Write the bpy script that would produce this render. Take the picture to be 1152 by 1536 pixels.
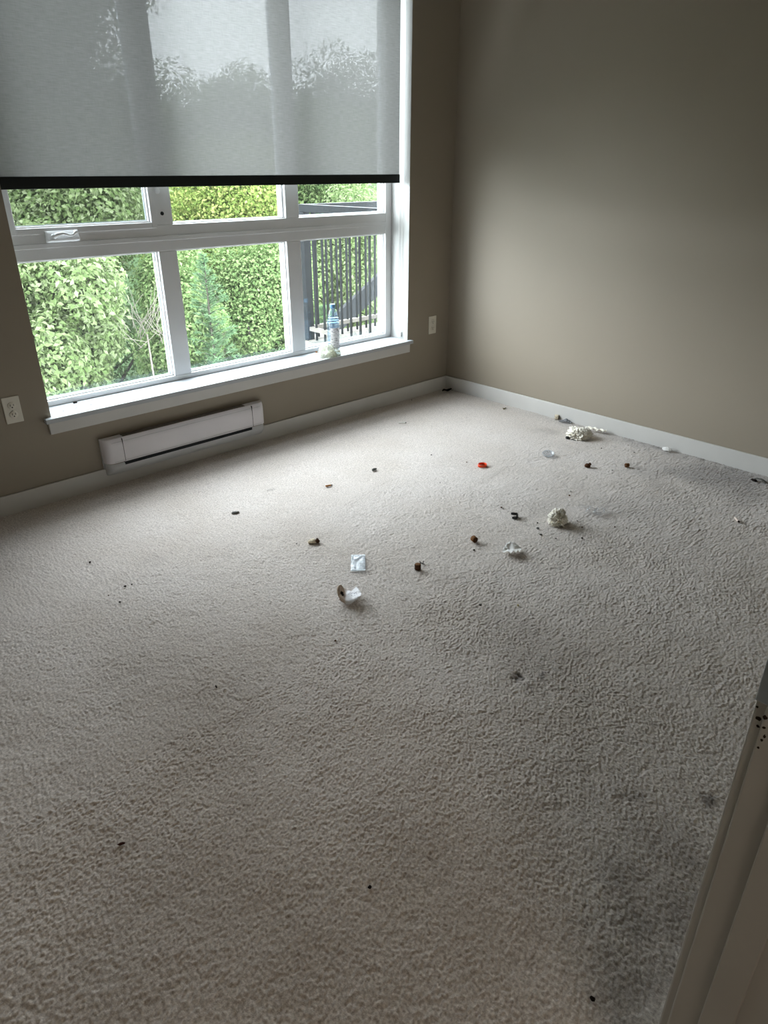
import bpy, bmesh, math, random
import numpy as np
from mathutils import Vector, Matrix

# ------------------------------------------------------------------ clear, camera, world, exposure
for o in list(bpy.data.objects):
    bpy.data.objects.remove(o)
sc = bpy.context.scene
COL = sc.collection
PI = math.pi

F_PX = 1045.4
cam_d = bpy.data.cameras.new('camera')
cam_d.sensor_fit = 'HORIZONTAL'
cam_d.sensor_width = 36.0
cam_d.lens = F_PX / 1152.0 * 36.0
cam_d.clip_start = 0.02
cam_d.clip_end = 300
cam = bpy.data.objects.new('camera', cam_d)
COL.objects.link(cam)
fw = Vector((0.61936757, 0.6489931, -0.44180513)).normalized()
up = Vector((0.30446115, 0.32014944, 0.89711078))
rt = fw.cross(up).normalized()
up = rt.cross(fw)
M = Matrix((rt, up, -fw)).transposed().to_4x4()
M.translation = Vector((-3.60377741, -3.15403807, 1.37582769))
cam.matrix_world = M
sc.camera = cam

SKY = 21.0
HALL_FILL = 9.0  # strength of the added fill light in the hall
w = bpy.data.worlds.new('overcast_sky')
sc.world = w
w.use_nodes = True
wn = w.node_tree.nodes
wl = w.node_tree.links
bg = wn['Background']
geo = wn.new('ShaderNodeTexCoord')
sep = wn.new('ShaderNodeSeparateXYZ')
wl.new(geo.outputs['Generated'], sep.inputs[0])
# overcast luminance law: the cloud cover brightens evenly from the horizon to the zenith
mr = wn.new('ShaderNodeMapRange')
mr.inputs[1].default_value = 0.0; mr.inputs[2].default_value = 1.0
mr.inputs[3].default_value = SKY * 0.95; mr.inputs[4].default_value = SKY
wl.new(sep.outputs['Z'], mr.inputs[0])
wl.new(mr.outputs[0], bg.inputs['Strength'])
bg.inputs['Color'].default_value = (0.87, 0.925, 1.0, 1)

sc.view_settings.view_transform = 'Standard'
sc.view_settings.look = 'None'
sc.view_settings.gamma = 1.0
sc.view_settings.use_curve_mapping = False
sc.view_settings.exposure = 0.16
try:
    sc.cycles.use_denoising = True
    sc.cycles.max_bounces = 10
    sc.cycles.diffuse_bounces = 6
    sc.cycles.transparent_max_bounces = 16
    sc.cycles.sample_clamp_indirect = 8.0
    sc.cycles.caustics_reflective = False
    sc.cycles.caustics_refractive = False
except Exception:
    pass

# window opening (world: x along the window wall, corner of the room at x=0 y=0, y>0 outdoors)
JL, JR, ZS, ZH = -2.632, -0.3856, 0.389, 2.36
D = 0.155          # depth of the window frame face behind the wall face
# sky portal over the window opening: gives off no light of its own, only tells the sampler where the sky comes in
pl = bpy.data.lights.new('sky_portal', 'AREA')
pl.shape = 'RECTANGLE'
pl.size = JR - JL
pl.size_y = ZH - ZS
pl.cycles.is_portal = True
po = bpy.data.objects.new('sky_portal', pl)
COL.objects.link(po)
po.location = ((JL + JR) / 2, 0.24, (ZS + ZH) / 2)
po.rotation_euler = (-PI / 2, 0, 0)

rng = np.random.default_rng(7)
random.seed(7)

# ------------------------------------------------------------------ helpers
def s2l(r, g, b):
    f = lambda c: (c / 255 / 12.92) if c / 255 <= .04045 else ((c / 255 + .055) / 1.055) ** 2.4
    return (f(r), f(g), f(b), 1)

def link_to(o, parent=None):
    COL.objects.link(o)
    if parent is not None:
        o.parent = parent
    return o

def tag(o, label=None, cat=None, group=None, kind=None):
    if label: o['label'] = label
    if cat: o['category'] = cat
    if group: o['group'] = group
    if kind: o['kind'] = kind
    return o

def empty(name, loc=(0, 0, 0), rz=0.0, parent=None):
    o = bpy.data.objects.new(name, None)
    o.empty_display_size = 0.05
    o.location = loc
    o.rotation_euler = (0, 0, rz)
    return link_to(o, parent)

def mesh_obj(name, verts, faces, mat=None, parent=None, smooth=False, loc=None, rot=None):
    me = bpy.data.meshes.new(name)
    me.from_pydata([tuple(map(float, v)) for v in verts], [], [tuple(map(int, f)) for f in faces])
    me.validate()
    if smooth:
        me.polygons.foreach_set('use_smooth', [True] * len(me.polygons))
    if mat: me.materials.append(mat)
    o = bpy.data.objects.new(name, me)
    if loc is not None: o.location = loc
    if rot is not None: o.rotation_euler = rot
    return link_to(o, parent)

def fast_mesh(name, verts, faces, mat, parent=None, smooth=False):
    """numpy arrays, faces all of one size"""
    verts = np.asarray(verts, np.float32)
    faces = np.asarray(faces, np.int32)
    k = faces.shape[1]
    me = bpy.data.meshes.new(name)
    me.vertices.add(len(verts))
    me.vertices.foreach_set('co', verts.ravel())
    me.loops.add(faces.size)
    me.loops.foreach_set('vertex_index', faces.ravel())
    me.polygons.add(len(faces))
    me.polygons.foreach_set('loop_start', np.arange(0, faces.size, k, dtype=np.int32))
    me.polygons.foreach_set('loop_total', np.full(len(faces), k, np.int32))
    me.polygons.foreach_set('use_smooth', np.full(len(faces), smooth, bool))
    me.update(calc_edges=True)
    if mat: me.materials.append(mat)
    o = bpy.data.objects.new(name, me)
    return link_to(o, parent)

def bm_obj(name, bm, mat=None, parent=None, smooth=False, bevel=0.0, seg=2):
    bmesh.ops.recalc_face_normals(bm, faces=bm.faces)
    if bevel > 0:
        es = [e for e in bm.edges if e.calc_face_angle(0) > 0.6]
        bmesh.ops.bevel(bm, geom=es, offset=bevel, segments=seg, affect='EDGES', profile=0.5, clamp_overlap=True)
    me = bpy.data.meshes.new(name)
    bm.to_mesh(me)
    bm.free()
    if smooth:
        me.polygons.foreach_set('use_smooth', [True] * len(me.polygons))
    if mat: me.materials.append(mat)
    o = bpy.data.objects.new(name, me)
    return link_to(o, parent)

def add_box(bm, a, b):
    x0, y0, z0 = a; x1, y1, z1 = b
    vs = [bm.verts.new(p) for p in ((x0,y0,z0),(x1,y0,z0),(x1,y1,z0),(x0,y1,z0),(x0,y0,z1),(x1,y0,z1),(x1,y1,z1),(x0,y1,z1))]
    for f in ((0,3,2,1),(4,5,6,7),(0,1,5,4),(1,2,6,5),(2,3,7,6),(3,0,4,7)):
        bm.faces.new([vs[i] for i in f])

def box(name, a, b, mat, parent=None, bevel=0.0, seg=2, smooth=False):
    bm = bmesh.new()
    a2 = [min(p, q) for p, q in zip(a, b)]; b2 = [max(p, q) for p, q in zip(a, b)]
    add_box(bm, a2, b2)
    return bm_obj(name, bm, mat, parent, smooth, bevel, seg)

def lathe_data(profile, n=24, axis='Z'):
    vs, fs = [], []
    for i, (r, z) in enumerate(profile):
        for k in range(n):
            t = 2 * PI * k / n
            vs.append((r * math.cos(t), r * math.sin(t), z))
    for i in range(len(profile) - 1):
        for k in range(n):
            a = i * n + k; b = i * n + (k + 1) % n
            fs.append((a, b, b + n, a + n))
    c0 = len(vs); vs.append((0, 0, profile[0][1])); c1 = len(vs); vs.append((0, 0, profile[-1][1]))
    L = (len(profile) - 1) * n
    for k in range(n):
        fs.append((c0, (k + 1) % n, k))
        fs.append((c1, L + k, L + (k + 1) % n))
    return vs, fs

def lathe(name, profile, mat, parent=None, n=24, loc=None, rot=None, smooth=True):
    vs, fs = lathe_data(profile, n)
    return mesh_obj(name, vs, fs, mat, parent, smooth, loc, rot)

def tube_data(pts, rad, n=6):
    pts = [Vector(p) for p in pts]
    if not hasattr(rad, '__len__'): rad = [rad] * len(pts)
    vs, fs = [], []
    for i, p in enumerate(pts):
        d = (pts[min(i + 1, len(pts) - 1)] - pts[max(i - 1, 0)]).normalized()
        a = d.orthogonal().normalized() if i == 0 else (a_prev - d * a_prev.dot(d)).normalized()
        a_prev = a
        b = d.cross(a)
        for k in range(n):
            t = 2 * PI * k / n
            vs.append(p + (a * math.cos(t) + b * math.sin(t)) * rad[i])
    for i in range(len(pts) - 1):
        for k in range(n):
            q = i * n + k; r = i * n + (k + 1) % n
            fs.append((q, r, r + n, q + n))
    fs.append(tuple(range(n - 1, -1, -1)))
    L = (len(pts) - 1) * n
    fs.append(tuple(L + k for k in range(n)))
    return vs, fs

def join_data(parts):
    V, Fc = [], []
    for v, f in parts:
        o = len(V)
        V += list(v)
        Fc += [tuple(i + o for i in q) for q in f]
    return V, Fc

# value noise
def _h(ix, iy, iz, seed):
    n = (ix.astype(np.int64) * 374761393 + iy.astype(np.int64) * 668265263 + iz.astype(np.int64) * 2147483647 + seed * 974634541) & 0xffffffff
    n = ((n ^ (n >> 13)) * 1274126177) & 0xffffffff
    n = ((n ^ (n >> 16)) * 2246822519) & 0xffffffff
    n = n ^ (n >> 15)
    return (n & 0xffffff) / float(0xffffff)

def vnoise(x, y, seed=0):
    ix = np.floor(x); iy = np.floor(y); fx = x - ix; fy = y - iy
    u = fx * fx * (3 - 2 * fx); v = fy * fy * (3 - 2 * fy)
    z = np.zeros_like(ix)
    a = _h(ix, iy, z, seed); b = _h(ix + 1, iy, z, seed); c = _h(ix, iy + 1, z, seed); d = _h(ix + 1, iy + 1, z, seed)
    return (a * (1 - u) + b * u) * (1 - v) + (c * (1 - u) + d * u) * v

def vnoise3(p, seed=0):
    i = np.floor(p); f = p - i; u = f * f * (3 - 2 * f)
    r = 0
    for dx in (0, 1):
        for dy in (0, 1):
            for dz in (0, 1):
                wgt = (u[:, 0] if dx else 1 - u[:, 0]) * (u[:, 1] if dy else 1 - u[:, 1]) * (u[:, 2] if dz else 1 - u[:, 2])
                r = r + wgt * _h(i[:, 0] + dx, i[:, 1] + dy, i[:, 2] + dz, seed)
    return r

# ------------------------------------------------------------------ materials
def mat(name, col, rough=0.6, spec=0.3, metal=0.0, noise=None, bump=None, trans=None, coat=0.0):
    m = bpy.data.materials.new(name)
    m.use_nodes = True
    nt = m.node_tree; N = nt.nodes; L = nt.links
    p = N['Principled BSDF']
    p.inputs['Base Color'].default_value = col
    p.inputs['Roughness'].default_value = rough
    p.inputs['Specular IOR Level'].default_value = spec
    p.inputs['Metallic'].default_value = metal
    if coat: p.inputs['Coat Weight'].default_value = coat
    tc = N.new('ShaderNodeTexCoord')
    if noise:
        sc_, amt = noise[0], noise[1]
        nz = N.new('ShaderNodeTexNoise'); nz.inputs['Scale'].default_value = sc_; nz.inputs['Detail'].default_value = 6
        L.new(tc.outputs['Object'], nz.inputs['Vector'])
        rp = N.new('ShaderNodeValToRGB')
        rp.color_ramp.elements[0].position = 0.3; rp.color_ramp.elements[1].position = 0.7
        k = noise[2] if len(noise) > 2 else None
        lo = k if k else tuple(c * (1 - amt) for c in col[:3]) + (1,)
        hi = tuple(min(1, c * (1 + amt * .6)) for c in col[:3]) + (1,)
        rp.color_ramp.elements[0].color = lo; rp.color_ramp.elements[1].color = hi
        L.new(nz.outputs['Fac'], rp.inputs[0]); L.new(rp.outputs[0], p.inputs['Base Color'])
    if bump:
        nb = N.new('ShaderNodeTexNoise'); nb.inputs['Scale'].default_value = bump[0]; nb.inputs['Detail'].default_value = 4
        L.new(tc.outputs['Object'], nb.inputs['Vector'])
        bp = N.new('ShaderNodeBump'); bp.inputs['Strength'].default_value = bump[1]; bp.inputs['Distance'].default_value = bump[2]
        L.new(nb.outputs['Fac'], bp.inputs['Height']); L.new(bp.outputs[0], p.inputs['Normal'])
    return m

WALL = mat('greige_wall_paint', s2l(156, 146, 131), 0.55, 0.3, noise=(1.3, .03), bump=(260, .25, .0006))
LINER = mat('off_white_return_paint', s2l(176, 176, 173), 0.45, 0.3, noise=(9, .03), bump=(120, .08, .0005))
WHITE = mat('white_trim_paint', s2l(208, 206, 202), 0.42, 0.45, noise=(9, .03), bump=(120, .08, .0005))
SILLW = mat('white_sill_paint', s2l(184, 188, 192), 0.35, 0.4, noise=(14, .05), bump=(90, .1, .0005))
CEIL = mat('white_ceiling_paint', s2l(225, 223, 218), 0.8, 0.2, noise=(3, .03), bump=(300, .4, .001))
VINYL = mat('white_window_vinyl', s2l(226, 226, 226), 0.35, 0.5, noise=(6, .025))
HANDLEW = mat('white_painted_metal', s2l(228, 229, 230), 0.28, 0.5, noise=(40, .03))
HEATW = mat('white_enamel', s2l(232, 228, 232), 0.35, 0.5, noise=(8, .02))
HEATG = mat('grey_white_enamel', s2l(196, 197, 198), 0.4, 0.4, noise=(8, .03))
BLACK = mat('black_recess', s2l(14, 18, 22), 0.6, 0.3, noise=(30, .2))
HEM = mat('black_hem_bar_paint', s2l(18, 24, 24), 0.45, 0.4, noise=(30, .2), bump=(200, .1, .0004))
STEEL = mat('strike_plate_steel', s2l(180, 188, 196), 0.3, 0.5, 1.0, noise=(60, .1))
IVORY = mat('almond_plastic', s2l(226, 221, 208), 0.35, 0.5, noise=(20, .02))
SLOT = mat('dark_slot', s2l(22, 20, 18), 0.6, 0.2, noise=(60, .2))
RAILM = mat('dark_painted_aluminium', (.0075, .0090, .0100, 1), 0.5, 0.06, noise=(12, .15), bump=(60, .1, .001))
DECKM = mat('weathered_deck_board', (.10, .093, .082, 1), 0.7, 0.05, noise=(7, .25), bump=(50, .3, .003))
DIRT = mat('dark_dirt', s2l(46, 36, 28), 0.9, 0.1, noise=(200, .4), bump=(300, .5, .001))
HALL = mat('hall_paint', s2l(165, 156, 142), 0.6, 0.3, noise=(2, .03), bump=(260, .2, .0005))
SMUDGE = mat('dark_scuff', s2l(58, 48, 38), 0.8, 0.1, noise=(90, .3))

def thin_fresnel(N, L, ior):
    """the same reflectance on the front and the back face of a thin pane"""
    f = N.new('ShaderNodeFresnel')
    g = N.new('ShaderNodeNewGeometry')
    r = N.new('ShaderNodeMapRange')
    r.inputs[3].default_value = ior; r.inputs[4].default_value = 1.0 / ior
    L.new(g.outputs['Backfacing'], r.inputs[0]); L.new(r.outputs[0], f.inputs[0])
    return f

def glass_mat(name, tint, rough=0.02, fres=1.5):
    m = bpy.data.materials.new(name); m.use_nodes = True
    nt = m.node_tree; N = nt.nodes; L = nt.links
    N.remove(N['Principled BSDF'])
    out = N['Material Output']
    t = N.new('ShaderNodeBsdfTransparent'); t.inputs[0].default_value = tint
    g = N.new('ShaderNodeBsdfGlossy'); g.inputs['Roughness'].default_value = rough
    f = thin_fresnel(N, L, fres)
    mx = N.new('ShaderNodeMixShader')
    L.new(f.outputs[0], mx.inputs[0]); L.new(t.outputs[0], mx.inputs[1]); L.new(g.outputs[0], mx.inputs[2])
    # a film of dust on the pane scatters a little of the daylight
    du = N.new('ShaderNodeBsdfTranslucent'); du.inputs[0].default_value = (.9, .95, .93, 1)
    m3 = N.new('ShaderNodeMixShader'); m3.inputs[0].default_value = 0.0015
    L.new(mx.outputs[0], m3.inputs[1]); L.new(du.outputs[0], m3.inputs[2])
    L.new(m3.outputs[0], out.inputs[0])
    return m
GLASS = glass_mat('window_glass', (0.965, 0.985, 0.975, 1))

def film_mat(name, tint, haze, hazecol, rough=0.12):
    """thin clear plastic: transparent, a little milky, glossy"""
    m = bpy.data.materials.new(name); m.use_nodes = True
    nt = m.node_tree; N = nt.nodes; L = nt.links
    N.remove(N['Principled BSDF'])
    out = N['Material Output']
    t = N.new('ShaderNodeBsdfTransparent'); t.inputs[0].default_value = tint
    d = N.new('ShaderNodeBsdfDiffuse'); d.inputs[0].default_value = hazecol
    tl = N.new('ShaderNodeBsdfTranslucent'); tl.inputs[0].default_value = hazecol
    g = N.new('ShaderNodeBsdfGlossy'); g.inputs['Roughness'].default_value = rough
    f = thin_fresnel(N, L, 1.5)
    dm = N.new('ShaderNodeMixShader'); dm.inputs[0].default_value = 0.45
    L.new(d.outputs[0], dm.inputs[1]); L.new(tl.outputs[0], dm.inputs[2])
    m1 = N.new('ShaderNodeMixShader')
    tc = N.new('ShaderNodeTexCoord')
    nz = N.new('ShaderNodeTexNoise'); nz.inputs['Scale'].default_value = 60
    L.new(tc.outputs['Object'], nz.inputs['Vector'])
    mr = N.new('ShaderNodeMapRange'); mr.inputs[1].default_value = .3; mr.inputs[2].default_value = .7
    mr.inputs[3].default_value = max(0, haze - .15); mr.inputs[4].default_value = min(1, haze + .15)
    L.new(nz.outputs['Fac'], mr.inputs[0]); L.new(mr.outputs[0], m1.inputs[0])
    L.new(t.outputs[0], m1.inputs[1]); L.new(dm.outputs[0], m1.inputs[2])
    m2 = N.new('ShaderNodeMixShader')
    L.new(f.outputs[0], m2.inputs[0]); L.new(m1.outputs[0], m2.inputs[1]); L.new(g.outputs[0], m2.inputs[2])
    L.new(m2.outputs[0], out.inputs[0])
    return m

def blind_mat():
    m = bpy.data.materials.new('grey_screen_fabric'); m.use_nodes = True
    nt = m.node_tree; N = nt.nodes; L = nt.links
    N.remove(N['Principled BSDF'])
    out = N['Material Output']
    tc = N.new('ShaderNodeTexCoord')
    def streak(sx, sz, detail=3):
        mp = N.new('ShaderNodeMapping'); mp.inputs['Scale'].default_value = (sx, 1, sz)
        L.new(tc.outputs['Object'], mp.inputs[0])
        nz = N.new('ShaderNodeTexNoise'); nz.inputs['Scale'].default_value = 1.0; nz.inputs['Detail'].default_value = detail
        L.new(mp.outputs[0], nz.inputs['Vector'])
        return nz.outputs['Fac']
    a = streak(22, 330); b = streak(420, 30)
    ad = N.new('ShaderNodeMath'); ad.operation = 'ADD'
    bm_ = N.new('ShaderNodeMath'); bm_.operation = 'MULTIPLY'; bm_.inputs[1].default_value = 0.55
    L.new(b, bm_.inputs[0]); L.new(a, ad.inputs[0]); L.new(bm_.outputs[0], ad.inputs[1])
    mr = N.new('ShaderNodeMapRange'); mr.inputs[1].default_value = .5; mr.inputs[2].default_value = 1.05
    mr.inputs[3].default_value = BL_OPEN * .55; mr.inputs[4].default_value = BL_OPEN * 1.45
    L.new(ad.outputs[0], mr.inputs[0])
    mr2 = N.new('ShaderNodeMapRange'); mr2.inputs[1].default_value = .5; mr2.inputs[2].default_value = 1.05
    mr2.inputs[3].default_value = .86; mr2.inputs[4].default_value = 1.14
    L.new(ad.outputs[0], mr2.inputs[0])
    t = N.new('ShaderNodeBsdfTransparent')
    tl = N.new('ShaderNodeBsdfTranslucent')
    df = N.new('ShaderNodeBsdfDiffuse')
    for node, c in ((tl, BL_TRANS), (df, BL_DIFF)):
        mx = N.new('ShaderNodeVectorMath'); mx.operation = 'SCALE'
        mx.inputs[0].default_value = c
        L.new(mr2.outputs[0], mx.inputs['Scale']); L.new(mx.outputs[0], node.inputs[0])
    av = N.new('ShaderNodeMixShader'); av.inputs[0].default_value = .5
    L.new(tl.outputs[0], av.inputs[1]); L.new(df.outputs[0], av.inputs[2])
    m1 = N.new('ShaderNodeMixShader')
    L.new(mr.outputs[0], m1.inputs[0]); L.new(av.outputs[0], m1.inputs[1]); L.new(t.outputs[0], m1.inputs[2])
    L.new(m1.outputs[0], out.inputs[0])
    return m
BL_OPEN = 0.018
BL_TRANS = (0.100, 0.099, 0.096)
BL_DIFF = (0.42, 0.43, 0.42)
FABRIC = blind_mat()

def leaf_mat(name, c_dark, c_mid, c_light):
    m = bpy.data.materials.new(name); m.use_nodes = True
    nt = m.node_tree; N = nt.nodes; L = nt.links
    N.remove(N['Principled BSDF'])
    out = N['Material Output']
    g = N.new('ShaderNodeNewGeometry')
    rp = N.new('ShaderNodeValToRGB')
    e = rp.color_ramp.elements
    e[0].position = 0; e[0].color = c_dark
    e[1].position = 1; e[1].color = c_light
    k = e.new(.5); k.color = c_mid
    L.new(g.outputs['Random Per Island'], rp.inputs[0])
    d = N.new('ShaderNodeBsdfDiffuse'); tl = N.new('ShaderNodeBsdfTranslucent'); gl = N.new('ShaderNodeBsdfGlossy')
    gl.inputs['Roughness'].default_value = .45
    L.new(rp.outputs[0], d.inputs[0]); L.new(rp.outputs[0], tl.inputs[0])
    mx = N.new('ShaderNodeMixShader'); mx.inputs[0].default_value = .45
    L.new(d.outputs[0], mx.inputs[1]); L.new(tl.outputs[0], mx.inputs[2])
    m2 = N.new('ShaderNodeMixShader'); m2.inputs[0].default_value = .006
    L.new(mx.outputs[0], m2.inputs[1]); L.new(gl.outputs[0], m2.inputs[2])
    L.new(m2.outputs[0], out.inputs[0])
    return m
LF_PALE = leaf_mat('pale_green_leaves', (.070, .108, .036, 1), (.108, .146, .060, 1), (.17, .200, .115, 1))
LF_YEL = leaf_mat('yellow_green_leaves', (.095, .145, .030, 1), (.160, .215, .055, 1), (.27, .275, .100, 1))
LF_MID = leaf_mat('mid_green_leaves', (.065, .115, .038, 1), (.110, .165, .060, 1), (.175, .220, .100, 1))
LF_DARK = leaf_mat('deep_green_leaves', (.036, .066, .026, 1), (.066, .105, .044, 1), (.120, .160, .080, 1))
LF_FIR = leaf_mat('blue_green_needles', (.042, .092, .040, 1), (.078, .135, .066, 1), (.125, .180, .100, 1))
BARK = mat('grey_brown_bark', (.036, .032, .026, 1), 0.9, 0.1, noise=(12, .4), bump=(25, .6, .01))
TWIG = mat('pale_dry_twig', (.085, .076, .062, 1), 0.8, 0.2, noise=(30, .25), bump=(60, .3, .002))
GROUND = mat('undergrowth_ground', (.020, .034, .014, 1), 0.95, 0.1, noise=(1.5, .5), bump=(4, .6, .1))

# ------------------------------------------------------------------ room shell
XL, YB, ZC = -3.86, -3.02, 2.62      # left wall, back wall, ceiling
T = 0.125                             # partition thickness
DX0, DX1, DZ = -3.716, -2.904, 2.04   # doorway in the back wall

# window wall
bm = bmesh.new()
WT = 0.26
add_box(bm, (XL - T, 0, -0.05), (JL, WT, ZC))
add_box(bm, (JR, 0, -0.05), (T, WT, ZC))
add_box(bm, (JL, 0, -0.05), (JR, WT, ZS - .022))
add_box(bm, (JL, 0, ZH), (JR, WT, ZC))
tag(bm_obj('wall_window', bm, WALL), kind='structure')
tag(box('wall_right', (0, -3.3, -0.05), (T, 0, ZC), WALL), kind='structure')
tag(box('wall_left', (XL - T, -3.145, -0.05), (XL, 0, ZC), WALL), kind='structure')
bm = bmesh.new()
add_box(bm, (XL, YB - T, -0.05), (DX0 - .018, YB, ZC))
add_box(bm, (DX1 + .018, YB - T, -0.05), (0, YB, ZC))
add_box(bm, (DX0 - .018, YB - T, DZ + .018), (DX1 + .018, YB, ZC))
tag(bm_obj('wall_back', bm, WALL), kind='structure')
tag(box('ceiling', (XL - T, -4.5, ZC), (T, WT, ZC + .1), CEIL), kind='structure')
# hallway behind the camera
bm = bmesh.new()
add_box(bm, (-5.2, -4.5, -0.05), (-1.4, -4.38, ZC))
add_box(bm, (-5.2, -4.38, -0.05), (-5.08, YB - T, ZC))
add_box(bm, (-1.52, -4.38, -0.05), (-1.4, YB - T, ZC))
add_box(bm, (-5.2, YB - T - .001, -0.05), (XL - T, YB, ZC))
add_box(bm, (-5.2, -4.5, ZC), (XL - T, YB, ZC + .1))
tag(bm_obj('wall_hallway', bm, HALL), kind='structure')
tag(box('floor_hallway', (-5.2, -4.5, -0.06), (-1.4, -3.16, -0.002), mat('hall_carpet', s2l(150, 140, 128), .95, .1, noise=(120, .2), bump=(200, .8, .004))), kind='structure')

# added fill lamp, out of view: hall ceiling dome warming near carpet and jamb
hl = tag(empty('added_fill_lamp', (-3.45, -3.80, ZC)), 'added unseen fill lamp, a round white dome on the hall ceiling behind the doorway', 'lamp')
lathe('fill_lamp_base', [(.31, -.02), (.31, 0)], WHITE, hl, 32)
em = bpy.data.materials.new('fill_lamp_glow'); em.use_nodes = True
em.node_tree.nodes['Principled BSDF'].inputs['Emission Color'].default_value = (1, .87, .72, 1)
em.node_tree.nodes['Principled BSDF'].inputs['Emission Strength'].default_value = HALL_FILL
lathe('fill_lamp_dome', [(.02, -.12), (.14, -.112), (.23, -.085), (.285, -.05), (.30, -.02)], em, hl, 32)

# ------------------------------------------------------------------ carpet floor (real pile relief on a dense grid)
def carpet_material():
    m = bpy.data.materials.new('beige_cut_pile_carpet'); m.use_nodes = True
    nt = m.node_tree; N = nt.nodes; L = nt.links
    p = N['Principled BSDF']
    p.inputs['Roughness'].default_value = .95
    p.inputs['Specular IOR Level'].default_value = .15
    p.inputs['Sheen Weight'].default_value = .45
    p.inputs['Sheen Roughness'].default_value = .5
    tc = N.new('ShaderNodeTexCoord')
    def noise(scale, det=4):
        n = N.new('ShaderNodeTexNoise'); n.inputs['Scale'].default_value = scale; n.inputs['Detail'].default_value = det
        L.new(tc.outputs['Object'], n.inputs['Vector']); return n.outputs['Fac']
    fine = noise(170, 3)
    rp = N.new('ShaderNodeValToRGB')
    rp.color_ramp.elements[0].position = .3; rp.color_ramp.elements[1].position = .7
    rp.color_ramp.elements[0].color = s2l(172, 163, 156); rp.color_ramp.elements[1].color = s2l(228, 219, 212)
    L.new(fine, rp.inputs[0])
    blot = noise(2.3, 5)
    r2 = N.new('ShaderNodeValToRGB')
    r2.color_ramp.elements[0].position = .32; r2.color_ramp.elements[1].position = .62
    r2.color_ramp.elements[0].color = (.88, .86, .83, 1); r2.color_ramp.elements[1].color = (1, 1, 1, 1)
    L.new(blot, r2.inputs[0])
    mul = N.new('ShaderNodeMix'); mul.data_type = 'RGBA'; mul.blend_type = 'MULTIPLY'; mul.inputs[0].default_value = 1
    L.new(rp.outputs[0], mul.inputs[6]); L.new(r2.outputs[0], mul.inputs[7])
    at = N.new('ShaderNodeAttribute'); at.attribute_name = 'soil'
    mx = N.new('ShaderNodeMix'); mx.data_type = 'RGBA'
    L.new(at.outputs['Fac'], mx.inputs[0]); L.new(mul.outputs[2], mx.inputs[6]); mx.inputs[7].default_value = s2l(62, 52, 44)
    L.new(mx.outputs[2], p.inputs['Base Color'])
    nb = noise(420, 2)
    bp = N.new('ShaderNodeBump'); bp.inputs['Strength'].default_value = .5; bp.inputs['Distance'].default_value = .002
    L.new(nb, bp.inputs['Height']); L.new(bp.outputs[0], p.inputs['Normal'])
    return m
CARPET = carpet_material()

def steps(segs):
    out = [segs[0][0]]
    for a, b, h in segs:
        n = max(1, int(round((b - a) / h)))
        out += list(a + (b - a) * (np.arange(n) + 1) / n)
    return np.array(out)

xs = steps([(XL - .01, -3.75, .02), (-3.75, -2.0, .0024), (-2.0, -1.1, .0042), (-1.1, 0.01, .0075)])
ys = steps([(-3.16, -2.95, .006), (-2.95, -1.75, .0024), (-1.75, -0.9, .0042), (-0.9, 0.01, .0075)])
X, Y = np.meshgrid(xs, ys, indexing='xy')
# worm-like tufts: warped, stretched ridges
ca, sa = math.cos(-0.75), math.sin(-0.75)
U = (X * ca - Y * sa); V = (X * sa + Y * ca)
wx = (vnoise(X * 80, Y * 80, 3) - .5) * .005; wy = (vnoise(X * 80 + 40, Y * 80, 4) - .5) * .005
n1 = vnoise((U + wx) / .0064, (V + wy) / .0046, 11)
n2 = vnoise((U + wx) / .0050 + 7, (V + wy) / .0038, 12)
amp = .75 + .5 * vnoise(X * 6, Y * 6, 9)
Hh = n1 * .0030 * amp + n2 * .0030 * amp
Hh += (vnoise(X * 12, Y * 12, 21) - .5) * .003 + (vnoise(X * 34, Y * 34, 22) - .5) * .0016
Hh -= Hh.mean()
soil = np.zeros_like(X)
def spot(x, y, r, a, rx=1.0, rot=0.0, dent=0.0, rough=.6):
    global soil, Hh
    c, s = math.cos(rot), math.sin(rot)
    dx = ((X - x) * c + (Y - y) * s) / rx; dy = -(X - x) * s + (Y - y) * c
    d = np.sqrt(dx * dx + dy * dy) / r
    msk = d < 2.2
    k = np.zeros_like(X)
    nz = vnoise(X[msk] / (r * .35) + 5, Y[msk] / (r * .35), int(1000 * abs(x)) % 97)
    k[msk] = np.clip(1 - (d[msk] + (nz - .5) * rough * 1.2), 0, 1)
    k = k * k * (3 - 2 * k)
    soil = np.maximum(soil, np.clip(k * a, 0, 1))
    if dent: Hh -= k * dent
# dirt trodden in along the right wall, worn traffic patches, single stains
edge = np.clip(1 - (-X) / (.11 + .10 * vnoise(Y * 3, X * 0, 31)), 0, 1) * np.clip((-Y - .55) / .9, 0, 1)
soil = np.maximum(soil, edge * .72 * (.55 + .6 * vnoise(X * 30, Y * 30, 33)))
spot(-.12, -2.05, .42, .62)
spot(-.05, -1.98, .09, .95)
spot(-.30, -1.75, .38, .30)
spot(-.75, -1.95, .42, .20)
spot(-1.15, -1.75, .30, .14)
spot(-2.02, -2.15, .26, .17)
spot(-2.157, -2.225, .028, .95, 1.3, .6, .006)
spot(-2.10, -2.275, .016, .7, 2.0, .3)
spot(-2.52, -2.88, .22, .42)
spot(-2.205, -2.826, .035, .7, 1.0, .2)
spot(-2.32, -2.69, .06, .4)
spot(-2.74, -2.90, .10, .3)
spot(-1.905, -.585, .022, .45, 1.4)
spot(-2.9, -1.62, .5, .10)
spot(-3.25, -2.3, .45, .14)
spot(-3.0, -2.6, .5, .15)
spot(-2.62, -.82, .07, .14)
spot(-.25, -1.02, .10, .25)
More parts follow.
